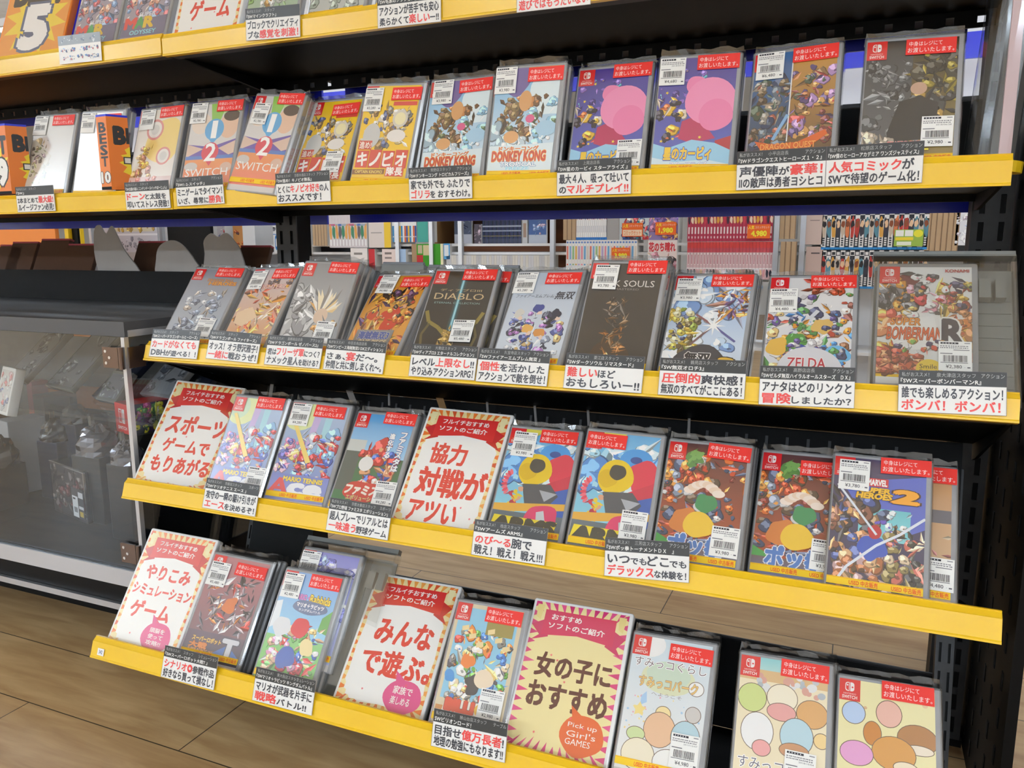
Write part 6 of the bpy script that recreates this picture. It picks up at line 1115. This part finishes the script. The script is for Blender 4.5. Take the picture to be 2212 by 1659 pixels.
for u0, u1, v0, v1, st, lb in ((1344, 1388, 482, 511, '人気', 'orange popular-set label on the face-out comic'), (1416, 1460, 480, 507, '1,980', 'orange price label reading 1,980'), (1615, 1663, 485, 515, '4,980', 'orange price label reading 4,980 on the red set'), (1321, 1360, 535, 562, '3,980', 'orange price label on the pastel set, half hidden')):
    p, q = bpos(u0, v0, BY - 0.006), bpos(u1, v1, BY - 0.006); w, h = q.x - p.x, p.z - q.z
    o = thing('price_label', TR((p.x, BY - 0.006, q.z)), lb, 'price label', 'orange price labels on the comics')
    m = MB(); m.box((0, 0.0004, 0), (w, 0.003, h)); m.obj('card', 'box_orange', o)
    a = Art(w, h, 0.0); a.rect(0, 0, 1, 1, 'ee6a22'); a.text('人気', .04, .08, .3, .34, 'f6dc3c', .03); a.text('コミックセット', .34, .12, .96, .3, 'f6e4d8', .0)
    if st != '人気': a.text(st, .18, .46, .84, .88, 'f8e83c', .05)
    else: a.rect(.04, .5, .96, .94, 'f4d8b8'); a.text('コミックセット', .08, .56, .9, .88, 'e8702c', .02)
    a.obj('print', 'paper_print', o)
p, q = bpos(1933, 496, BY - 0.006), bpos(1993, 532, BY - 0.006)
o = thing('price_label', TR((p.x, BY - 0.006, q.z)), 'green and yellow set label on the checkered comics', 'price label'); m = MB(); m.box((0, 0.0004, 0), (q.x - p.x, 0.003, p.z - q.z)); m.obj('card', 'box_white', o)
a = Art(q.x - p.x, p.z - q.z, 0.0); a.rect(0, 0, 1, 1, '9ab84c'); a.rect(.04, .04, .32, .4, 'f2f2ea'); a.rect(.36, .04, .64, .4, 'f2f2ea'); a.ell(.82, .24, .16, .14, 'e8e03c'); a.rect(.04, .46, .66, .64, 'f0d43c'); a.rect(.1, .72, .6, .94, 'e8ecd8'); a.obj('print', 'paper_print', o)
# brown bookcase deeper in the aisle
DY = 3.25
p, q = at_y(935, 440, DY), at_y(1215, 600, DY)
t = thing('bookcase', TR((p.x, DY, 0)), 'brown wooden bookcase deeper in the aisle with dark blue volumes', 'bookcase'); w = q.x - p.x
zt, zb2 = at_y(1100, 531, DY).z, at_y(1100, 470, DY).z
m = MB(); m.box((0, 0, zt - 0.055), (w, 0.3, zt - 0.002)); m.obj('shelf_board', 'wood_brown', t)
m = MB(); m.box((0, 0, zb2 + 0.035), (w, 0.3, zb2 + 0.3)); m.obj('fascia', 'wood_brown', t)
m = MB(); m.box((0, 0.3, 0), (w, 0.32, zb2 + 0.3)); m.obj('back_panel', 'wood_brown', t)
m = MB(); m.box((-0.02, 0, 0), (-0.0002, 0.32, zb2 + 0.3)); m.obj('side_panel', 'tan_wood', t)
row('navy', 28, 1042, 1126, 474, 530, 'dark blue volume with white bands in the brown bookcase', 'dark blue volumes', y=DY + 0.03, seed=14, variants=3)
plain_book(981, 1019, 472, 529, lambda a: (a.rect(0, 0, 1, .6, '5c6478'), a.rect(0, .6, 1, 1, 'c8c8d0'), a.mess(8, .1, .1, .9, .55, 8, ['8a94ac', '3c4460'], .08, .16)), 'grey-blue book leaning at the left in the brown bookcase', y=DY + 0.02, depth=0.02)
plain_book(1024, 1040, 484, 529, lambda a: (a.rect(0, 0, 1, 1, '6a6068'), a.mess(9, 0, 0, 1, 1, 6, ['b8a0a8', '8a7a80'], .2, .4)), 'small dark picture book left of the dark blue volumes', y=DY + 0.02, depth=0.02)
plain_book(1128, 1139, 470, 531, lambda a: (a.rect(0, 0, 1, 1, 'd8d4d0'), a.rect(.2, .2, .8, .7, 'b89a84')), 'white slipcase right of the dark blue volumes', y=DY + 0.02)
plain_book(1142, 1180, 474, 529, lambda a: (a.rect(0, 0, 1, .6, '5a74a8'), a.rect(0, .6, 1, 1, 'c8ccd4'), a.mess(10, .1, .1, .9, .6, 8, ['8aa0c8', 'd8b0b8'], .08, .16)), 'blue and white book at the right in the brown bookcase', y=DY + 0.02, depth=0.02)
# left side of the aisle behind the cut-outs
def panel(u0, u1, v0, v1, y, m_, name, label, cat, th=0.02):
    p, q = at_y(u0, v0, y), at_y(u1, v1, y); m = MB(); m.box((0, 0, 0), (q.x - p.x, th, p.z - 0.0005)); return tag(m.obj(name, m_, None, TR((p.x, y, 0.0005))), label, cat)
panel(-260, 141, 440, 720, 1.7, 'orange_board', 'orange_panel', 'orange panel behind the left bay, beyond the case backs', 'panel')
panel(141, 161, 440, 720, 1.7, 'board_yellow', 'yellow_panel', 'narrow yellow panel next to the orange one', 'panel')
panel(161, 166, 440, 720, 1.72, 'metal_black', 'black_strip', 'thin black strip between the two yellow panels', 'strip')
panel(166, 194, 440, 720, 1.7, 'board_yellow', 'yellow_panel', 'wider yellow panel right of the thin black strip', 'panel')
p, q = at_y(204, 440, 2.2), at_y(343, 545, 2.2)
t = thing('poster', TR((p.x, 2.2, q.z)), 'pale poster with yellow heading behind the tall grey cut-out', 'poster'); m = MB(); m.box((0, 0.0004, -q.z + 0.0005), (q.x - p.x, 0.01, p.z - q.z)); m.obj('board', 'box_white', t)
a = Art(q.x - p.x, p.z - q.z, 0.0); a.rect(0, 0, 1, 1, 'c2c4d0'); a.rect(.3, .42, .96, .58, 'd0ccb4'); a.rect(0, .62, 1, .66, 'e4e6ee'); a.mess(5, .35, .45, .95, .55, 12, ['c8a84c', 'b89a5c'], .02, .04); a.mess(6, .4, .72, .95, .95, 16, ['8a8c9c', '9a9cac'], .015, .03); a.obj('print', 'paper_print', t)
panel(357, 462, 440, 610, 2.0, 'metal_black', 'gap_sheet', 'black sheet added for the dark gap behind the middle grey cut-out', 'board')  # dark gap in the aisle, put in as a black sheet
plain_book(466, 492, 450, 600, face(11, ['e8e0e4', 'c83c40', '8a9ac8', 'd8a0a8', '3c4a8a'], 'd4d0d8'), 'face-out comic left of the upright, white and red', y=2.2)
plain_book(500, 530, 450, 600, face(12, ['d86a2c', 'e8e4e0', 'a83c30', '3c3a4c'], 'd89a5c'), 'orange face-out comic left of the upright', y=2.2)
p, q = at_y(466, 600, 2.2), at_y(530, 600, 2.2)
t = thing('display_rack', TR((p.x - 0.01, 2.2, 0)), 'white rack under the two face-out comics left of the upright', 'rack'); w = q.x - p.x + 0.02
m = MB(); m.box((0, -0.02, min(p.z, q.z) - 0.03), (w, 0.12, min(p.z, q.z) - 0.0005)); m.obj('shelf_board', 'shelf_white', t)
for x in (0, w - 0.02): m = MB(); m.box((x, 0.0, 0), (x + 0.02, 0.1, min(p.z, q.z) - 0.0302)); m.obj('leg', 'shelf_white', t)
